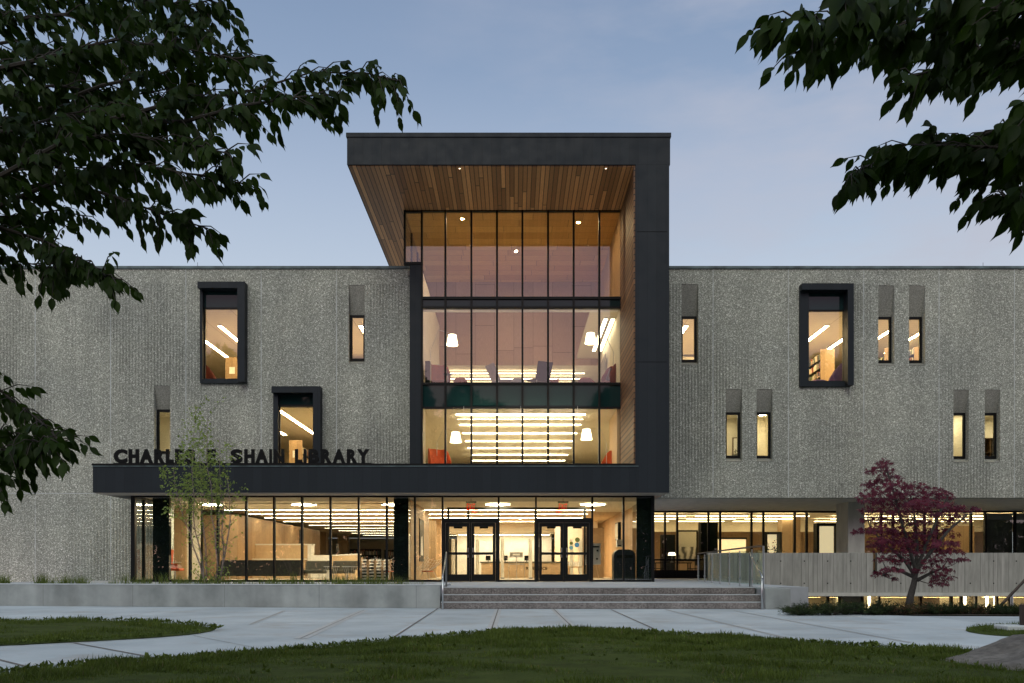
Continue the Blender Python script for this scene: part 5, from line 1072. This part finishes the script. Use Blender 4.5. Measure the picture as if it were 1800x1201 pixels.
# ------------------------------------------------------------------ trees
def cherry(name, label, trunk, branches, depth, leaf, seed, tw=(40, 85), step=15, spread=.5):
    random.seed(seed); r_ = np.random.default_rng(seed); tx, ty = trunk
    t = thing(name, label, 'tree', (tx, ty, 0)); MB().tube([(tx, ty, 0), (tx+.05, ty, 1.0), (tx, ty+.05, 2.2), (tx+.1, ty, 3.6), (tx, ty, 5.2)], [.24, .19, .16, .12, .06], 12).build('trunk', 'bark', t, smooth=True)
    lm = MB(); O = []; D = []; SC = []
    for bi, (dy, pts) in enumerate(branches):
        Yb = depth+dy; w3 = [P(a, b, Yb+.25*math.sin(i*1.3+bi)) for i, (a, b) in enumerate(pts)]
        root = Vector((tx, ty, max(1.4, w3[0].z-.5)))
        full = [root, root.lerp(w3[0], .5)+Vector((0, 0, .12))]+w3; n = len(full)
        lm.tube(full, [max(.004, .024*(1-i/(n-1))**1.1) for i in range(n)], 6)
        for a, b in zip(w3[:-1], w3[1:]):
            L_ = (b-a).length; k = max(1, int(L_*S(Yb)/step))
            for q in range(k):
                p = a.lerp(b, (q+random.random())/k); d = (b-a).normalized()
                tl = random.uniform(*tw)/S(Yb); td = (d*.9+Vector((random.gauss(0, .35), random.gauss(0, spread*1.3), random.gauss(-.12, spread)))).normalized()
                e = p+td*tl; mid = p.lerp(e, .5)+Vector((0, 0, .012)); lm.tube([p, mid, e-Vector((0, 0, tl*.15))], [.004, .003, .0015], 4)
                m_ = max(3, int(tl/.028))
                for s_ in range(m_):
                    u = (s_+.6)/m_; o_ = p.lerp(e, u)-Vector((0, 0, tl*.15*u*u)); sgn = 1 if s_ % 2 else -1
                    O.append(tuple(o_)); sd = td.cross(Vector((0, 0, 1))); D.append(tuple(td*.45+sd*sgn*random.uniform(.1, .7)+Vector((0, 0, random.uniform(-1.5, -.35))))); SC.append(leaf*random.choice((.5, .75, .9, 1, 1.1, 1.3))*random.uniform(.85, 1.15))
                O.append(tuple(e-Vector((0, 0, tl*.15)))); D.append(tuple(td+Vector((0, 0, -.9)))); SC.append(leaf*random.uniform(.7, 1.1))
    lm.build('branches', 'bark', t)
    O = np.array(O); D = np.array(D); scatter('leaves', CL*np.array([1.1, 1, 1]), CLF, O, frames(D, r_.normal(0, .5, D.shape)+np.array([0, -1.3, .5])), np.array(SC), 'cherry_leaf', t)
LB = [(0, [(-150, 430), (20, 352), (120, 312), (220, 285), (330, 305), (440, 325)]), (.3, [(-150, 300), (0, 262), (150, 222), (300, 182), (440, 160), (545, 128), (640, 128), (700, 142)]), (.1, [(200, 210), (320, 215), (430, 185), (530, 170), (600, 165)]),
      (-.2, [(-150, 150), (50, 110), (200, 70), (320, 85), (425, 105)]), (.2, [(-150, -10), (100, -25), (250, 0), (330, 10), (390, -5)]), (.4, [(-150, 60), (60, 30), (180, 20), (280, 40), (360, 50)]), (0, [(-150, 450), (0, 400), (80, 425), (150, 460), (195, 490)]), (.2, [(100, 318), (200, 345), (290, 378), (365, 402)]),
      (.5, [(-150, 250), (50, 200), (180, 150), (280, 130), (400, 95), (440, 92)]), (-.3, [(-150, 360), (0, 310), (110, 250), (200, 235), (320, 250), (400, 270)]), (.3, [(-150, 200), (0, 160), (100, 150), (220, 170), (330, 150)]), (.6, [(-150, 390), (40, 380), (100, 370), (150, 380)]), (.1, [(-150, 480), (-20, 450), (60, 465), (110, 480)]),
      (.7, [(-150, 100), (40, 70), (130, 100), (250, 110)]), (-.1, [(-100, 240), (20, 230), (120, 200), (200, 190)]), (.5, [(-100, 330), (20, 300), (90, 290), (190, 300)]), (.8, [(-120, 20), (20, -10), (130, 10), (230, 30)]), (.7, [(0, 180), (90, 130), (170, 90), (250, 70)]),
      (.2, [(-150, 610), (-50, 640), (10, 695), (70, 740), (110, 780)]), (.1, [(-150, 735), (-30, 755), (35, 762), (85, 785)]), (0, [(-120, 810), (-50, 835), (-8, 850)]), (.3, [(-120, 770), (-20, 785), (30, 795), (55, 800)])]
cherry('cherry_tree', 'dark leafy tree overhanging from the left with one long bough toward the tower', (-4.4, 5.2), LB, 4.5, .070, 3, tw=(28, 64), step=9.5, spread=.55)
RB = [(-0.1, [(2000, 150), (1900, 185), (1830, 205), (1770, 222), (1730, 236)]), (0.2, [(2000, 200), (1880, 235), (1800, 245), (1700, 252), (1640, 262)]), (-.3, [(2000, 330), (1860, 335), (1790, 345), (1740, 350)]), (-0.7, [(2000, 34), (1850, 24), (1750, 14), (1662, 24), (1572, 44), (1492, 39), (1412, 34), (1362, 36)]), (-0.3, [(2000, 94), (1850, 84), (1700, 89), (1612, 84), (1512, 79), (1432, 74), (1397, 94)]), (-0.9, [(2000, -36), (1800, -26), (1662, -16), (1532, -1), (1482, -6)]), (0.1, [(2000, 144), (1850, 124), (1750, 109), (1662, 119), (1602, 134)]), (0, [(2000, 162), (1880, 187), (1800, 207), (1755, 247), (1675, 257), (1595, 267), (1535, 287), (1495, 307)]), (-0.2, [(2000, 262), (1850, 272), (1795, 262), (1695, 257), (1595, 254), (1545, 262)]), (0.1, [(2000, 302), (1880, 312), (1800, 337), (1790, 357)]), (-0.9, [(2000, 134), (1900, 114), (1820, 104), (1760, 54)]), (-0.4, [(1980, 54), (1880, 54), (1800, 84), (1700, 64), (1652, 54)]), (0.2, [(2000, 222), (1900, 242), (1820, 262), (1785, 282), (1735, 292)]), (-0.8, [(1980, 202), (1900, 187), (1830, 182), (1825, 202)])]
cherry('cherry_tree', 'dark leafy tree overhanging from the upper right with large hanging leaves', (4.9, 4.4), RB, 4.0, .084, 11, tw=(32, 64), step=12.5, spread=.38)

# birch in the planter
random.seed(5)
YBi = 24.8; t = thing('birch_tree', 'slender multi stemmed young birch in the planter before the sign', 'tree', P(368, 1028, YBi)); t.location.z = .5
base = Vector((X_(368, YBi), YBi, .48)); lm = MB(); tr = MB(); O = []; D = []
stems = [[(362, 1028), (350, 960), (340, 880), (338, 800), (344, 715)], [(366, 1028), (362, 960), (355, 880), (350, 800), (352, 740)], [(375, 1028), (378, 960), (372, 880), (366, 800), (365, 735)], [(383, 1028), (392, 960), (390, 890), (388, 830), (385, 770)], [(364, 1028), (340, 960), (318, 890), (308, 850), (305, 820)], [(384, 1028), (400, 940), (404, 880), (400, 840)]]
leafreg = [(338, 760, 26, 45), (352, 790, 34, 45), (330, 840, 38, 26), (300, 850, 24, 14), (345, 870, 50, 25), (372, 850, 34, 30), (390, 845, 18, 14), (320, 890, 34, 22), (300, 905, 16, 16), (360, 900, 40, 25), (345, 730, 14, 20)]
for si, s_ in enumerate(stems):
    w3 = [P(a, b, YBi+.5*math.sin(si*2.1)*min(1, i*.4)) for i, (a, b) in enumerate(s_)]; w3[0] = base+Vector((w3[0].x-base.x, random.uniform(-.15, .15), 0))
    n = len(w3); w3 = densify(w3, False, 3)[:-3*1-2] + [w3[-1]]
    for k_ in range(1, len(w3)-1): w3[k_] = w3[k_]+Vector((random.gauss(0, .025), random.gauss(0, .02), 0))
    n = len(w3); tr.tube(w3, [.024*(1-i/n)+.003 for i in range(n)], 7)
    for a, b in zip(w3[:-1], w3[1:]):
        for _ in range(4):
            p = a.lerp(b, random.random()); sgn = random.choice((-1, 1)); l_ = random.uniform(.25, .75); up_ = random.uniform(.5, 1.1); e = p+Vector((sgn*l_*.7, random.gauss(0, .3), l_*up_)); lm.tube([p, p.lerp(e, .5), e], [.006, .004, .002], 4)
            zz = e.z
            dn = 12 if zz > 3.0 else (3 if random.random() < .6 else 5)
            for _ in range(dn): u = random.uniform(.3, 1.05); q = p.lerp(e, u)+Vector((random.gauss(0, .05), random.gauss(0, .05), random.gauss(0, .05))); O.append(tuple(q)); D.append((random.gauss(0, .7), random.gauss(0, .7), random.uniform(-1, .2)))
for cx, cy, rx, ry in leafreg:
    for _ in range(int(rx*ry*.15)):
        a = random.uniform(0, 6.28); rr_ = math.sqrt(random.random()); 
        if math.sin(cx+a*5+rr_*9) > .55: continue
        q = P(cx+rx*rr_*math.cos(a), cy+ry*rr_*math.sin(a), YBi+random.gauss(0, .35)); O.append(tuple(q)); D.append((random.gauss(0, .7), random.gauss(0, .7), random.uniform(-1, .2)))
tr.build('trunk', 'birch_bark', t, smooth=True); lm.build('branches', 'maple_bark', t); O = np.array(O); D = np.array(D)
scatter('crown', LEAF*np.array([1.5, 1, 1]), LEAFT, O, frames(D, rng.normal(0, .6, D.shape)+[0, -.3, .7]), rng.uniform(.05, .10, len(O)), 'birch_leaf', t)

# japanese maple
random.seed(9)
YM = 19.3; t = thing('japanese_maple', 'purple red japanese maple in front of the concrete parapet', 'tree', (X_(1596, YM), YM, -.02)); tr = MB(); lm = MB(); O = []; D = []
tp = [(1597, 1076), (1600, 1050), (1606, 1028), (1610, 1005)]; T0 = [P(a, b, YM) for a, b in tp]; T0[0].z = -.05
tr.tube(T0, [.10, .075, .065, .05], 10)
fork = T0[-1]; limbs = [[(1610, 1005), (1600, 970), (1588, 930), (1575, 880), (1560, 830), (1557, 812)], [(1610, 1005), (1612, 960), (1608, 910), (1600, 870)], [(1610, 1005), (1625, 965), (1640, 930), (1655, 895), (1668, 870)], [(1608, 1012), (1590, 985), (1560, 960), (1530, 930)], [(1608, 1015), (1575, 1000), (1560, 1005), (1552, 1012)], [(1612, 1020), (1635, 1008), (1655, 1000)], [(1610, 1005), (1640, 965), (1670, 930), (1700, 905)]]
LW = []
for li, l_ in enumerate(limbs):
    w3 = [P(a, b, YM+.35*math.sin(li*1.9)*i*.3) for i, (a, b) in enumerate(l_)]; LW += w3; n = len(w3); lm.tube(w3, [.04*(1-i/n)+.006 for i in range(n)], 7)
pads = [(1555, 812, 14, 8), (1545, 826, 24, 8), (1562, 838, 22, 8), (1535, 850, 22, 8), (1575, 852, 22, 8), (1552, 864, 40, 9), (1610, 853, 22, 7), (1640, 862, 22, 7), (1600, 868, 32, 8), (1655, 870, 22, 8), (1530, 878, 22, 7), (1575, 882, 40, 9), (1625, 884, 40, 9), (1662, 888, 24, 7), (1545, 895, 34, 8), (1605, 899, 44, 9), (1690, 894, 28, 6), (1665, 904, 30, 7), (1535, 910, 22, 6), (1580, 915, 40, 9), (1640, 918, 40, 8), (1690, 912, 20, 6), (1520, 932, 22, 5), (1550, 930, 30, 7), (1600, 934, 44, 10), (1650, 936, 34, 8), (1560, 948, 34, 8), (1610, 952, 42, 10), (1660, 955, 26, 7), (1540, 958, 16, 5), (1580, 966, 40, 8), (1630, 970, 42, 9), (1675, 968, 18, 5), (1560, 981, 24, 6), (1590, 986, 26, 6), (1650, 985, 30, 7), (1692, 982, 14, 4), (1550, 1008, 16, 6), (1567, 1000, 18, 5), (1640, 1000, 34, 7), (1655, 1013, 24, 7), (1648, 1024, 18, 6), (1573, 1016, 6, 3), (1515, 870, 8, 3), (1715, 893, 8, 3)]
for cx, cy, rx, ry in pads:
    dp = random.gauss(0, .55); c = P(cx, cy+ry*.3, YM+dp); near = min(LW, key=lambda q: (q-c).length+max(0, q.z-c.z)*1.5); m_ = near.lerp(c, .5)+Vector((0, 0, -.03)); lm.tube([near, m_, c], [.012, .008, .004], 5)
    for _ in range(3): e = P(cx+random.uniform(-.8, .8)*rx, cy+random.uniform(-.2, .5)*ry, YM+dp+random.gauss(0, .3)); lm.tube([c, c.lerp(e, .5), e], [.005, .004, .002], 4)
    for _ in range(int(rx*ry*.34)+10):
        a = random.uniform(0, 6.28); rr_ = random.random()**.6; u = rr_*math.cos(a); q = P(cx+rx*1.12*u, cy+ry*rr_*math.sin(a)*1.0+u*u*3, YM+dp+random.gauss(0, .30)); O.append(tuple(q)); D.append((math.copysign(1, u)*random.random()*.8+random.gauss(0, .4), random.gauss(-.2, .6), random.uniform(-.9, .0)))
tr.build('trunk', 'maple_bark', t, smooth=True); lm.build('branches', 'maple_bark', t)
ms = [(0, 0, 0)]
for k, (ang, l_) in enumerate(((-75, .55), (-38, .85), (0, 1.0), (38, .85), (75, .55))):
    a = R(ang); dirv = np.array([math.sin(a), math.cos(a), 0]); sdv = np.array([math.cos(a), -math.sin(a), 0]); z_ = -.25*l_
    ms += [tuple(dirv*l_*.45-sdv*.11), tuple(dirv*l_*.45+sdv*.11), tuple(dirv*l_+np.array([0, 0, z_]))]
mf = []
for k in range(5): b_ = 1+3*k; mf += [(0, b_, b_+1), (b_, b_+2, b_+1)]
O = np.array(O); D = np.array(D); scatter('crown', np.array(ms), np.array(mf), O, frames(D, rng.normal(0, .4, D.shape)+[0, -.35, .8]), rng.uniform(.06, .12, len(O)), 'maple_leaf', t)

# low yews along the bed
random.seed(21); NE = np.array([(-.06, 0, 0), (.06, 0, 0), (.04, .8, .02), (-.04, .8, .02), (0, 1.1, -.02)]); NEF = np.array([(0, 1, 2), (0, 2, 3), (3, 2, 4)])
shr = [(1418, 1078, .30, 'y'), (1445, 1077, .42, 'y'), (1475, 1078, .45, 'y'), (1508, 1079, .42, 'y'), (1540, 1080, .45, 'y'), (1572, 1080, .48, 'y'), (1604, 1081, .40, 'b'), (1636, 1081, .44, 'b'), (1668, 1081, .48, 'y'), (1700, 1081, .45, 'y'), (1732, 1081, .36, 'b'), (1764, 1081, .38, 'y'), (1796, 1081, .42, 'y'), (1828, 1081, .4, 'y')]
for i, (px, py, h, kind) in enumerate(shr):
    c = G(px, 1083.5); c.z = 0; h *= .82; c.y += random.uniform(.3, .7)
    t = thing('yew_shrub', 'low %s shrub in the bed before the maple, %s from the steps' % ('browning' if kind == 'b' else 'dark green', ['', 'first', 'second', 'third', 'fourth', 'fifth', 'sixth', 'seventh', 'eighth', 'ninth', 'tenth', 'eleventh', 'twelfth', 'thirteenth', 'fourteenth'][i+1]), 'shrub', c, 0, 'shrubs in the bed under the maple')
    st = MB(); O = []; D = []
    for _ in range(60):
        a = random.uniform(0, 6.28); l_ = random.uniform(.2, .52); e = Vector((math.cos(a)*l_, math.sin(a)*l_*.8, (h*.85)*random.uniform(.35, 1.0)*(1.1-l_))); p0 = Vector((math.cos(a)*.05, math.sin(a)*.05, 0)); st.tube([p0, p0.lerp(e, .5)+Vector((0, 0, .03)), e], [.006, .004, .002], 4)
        for _ in range(34): u = random.uniform(.25, 1.05); q = p0.lerp(e, u)+Vector((random.gauss(0, .022), random.gauss(0, .022), random.gauss(.01, .022))); O.append(tuple(q+c)); D.append((math.cos(a)+random.gauss(0, .9), math.sin(a)+random.gauss(0, .9), random.gauss(.5, .6)))
    st.build('stems', 'bark', t, True); O = np.array(O); D = np.array(D)
    if kind == 'b':
        h2 = len(O)*2//5; idx = rng.permutation(len(O)); A1, A2 = idx[:h2], idx[h2:]
        scatter('dry_foliage', NE, NEF, O[A2], frames(D[A2], rng.normal(0, 1, (len(A2), 3))), rng.uniform(.03, .07, len(A2)), 'yew_brown', t); scatter('foliage', NE, NEF, O[A1], frames(D[A1], rng.normal(0, 1, (len(A1), 3))), rng.uniform(.04, .08, len(A1)), 'yew', t)
    else: scatter('foliage', NE, NEF, O, frames(D, rng.normal(0, 1, D.shape)), rng.uniform(.04, .085, len(O)), 'yew', t)

# boulder
from mathutils import noise as mn
import bmesh
bm = bmesh.new(); bmesh.ops.create_icosphere(bm, subdivisions=6, radius=1)
for v in bm.verts:
    p = v.co.copy(); n_ = mn.fractal(p*1.3+Vector((3, 1, 7)), 1, 2, 5)*.16+mn.fractal(Vector((p.x*5, p.y*5, p.z*2)), 1, 2, 4)*.035; v.co = p*(1+n_); v.co.x *= 2.9; v.co.y *= 1.8; v.co.z *= .72
me = bpy.data.meshes.new('boulder'); bm.to_mesh(me); bm.free(); me.materials.append(MAT['rock']); me.polygons.foreach_set('use_smooth', [True]*len(me.polygons))
o = bpy.data.objects.new('boulder', me); COL.objects.link(o); o.location = (6.8, 8.5, -.41); tag(o, 'big weathered grey boulder at the lower right corner', 'boulder')

# the wood across the campus green, mirrored in the glass
random.seed(33); O = []
for k in range(26):
    x = -75+k*6+random.uniform(-2, 2); y = -52+random.uniform(-8, 8); hh = random.uniform(26, 32) if abs(k-13) > 1 else random.uniform(21, 25); rr_ = random.uniform(3.5, 6)
    for _ in range(7500):
        v = Vector((random.gauss(0, 1), random.gauss(0, 1), random.gauss(0, 1))).normalized()*random.random()**.33; O.append((x+v.x*rr_, y+v.y*rr_, hh*.55+v.z*hh*.45))
for _ in range(30000): O.append((random.uniform(-85, 85), -46+random.gauss(0, 3), random.uniform(0, 7.5)))
O = np.array(O); D = rng.normal(0, 1, O.shape); o = scatter('woods', np.array([(-.4, 0, 0), (.4, 0, 0), (0, 1., 0)]), np.array([(0, 1, 2)]), O, frames(D, rng.normal(0, 1, D.shape)), rng.uniform(.5, 1.2, len(O)), 'woods_leaf'); o['kind'] = 'stuff'; o['label'] = 'line of dark woods reflected in the glass'; o['category'] = 'woods'
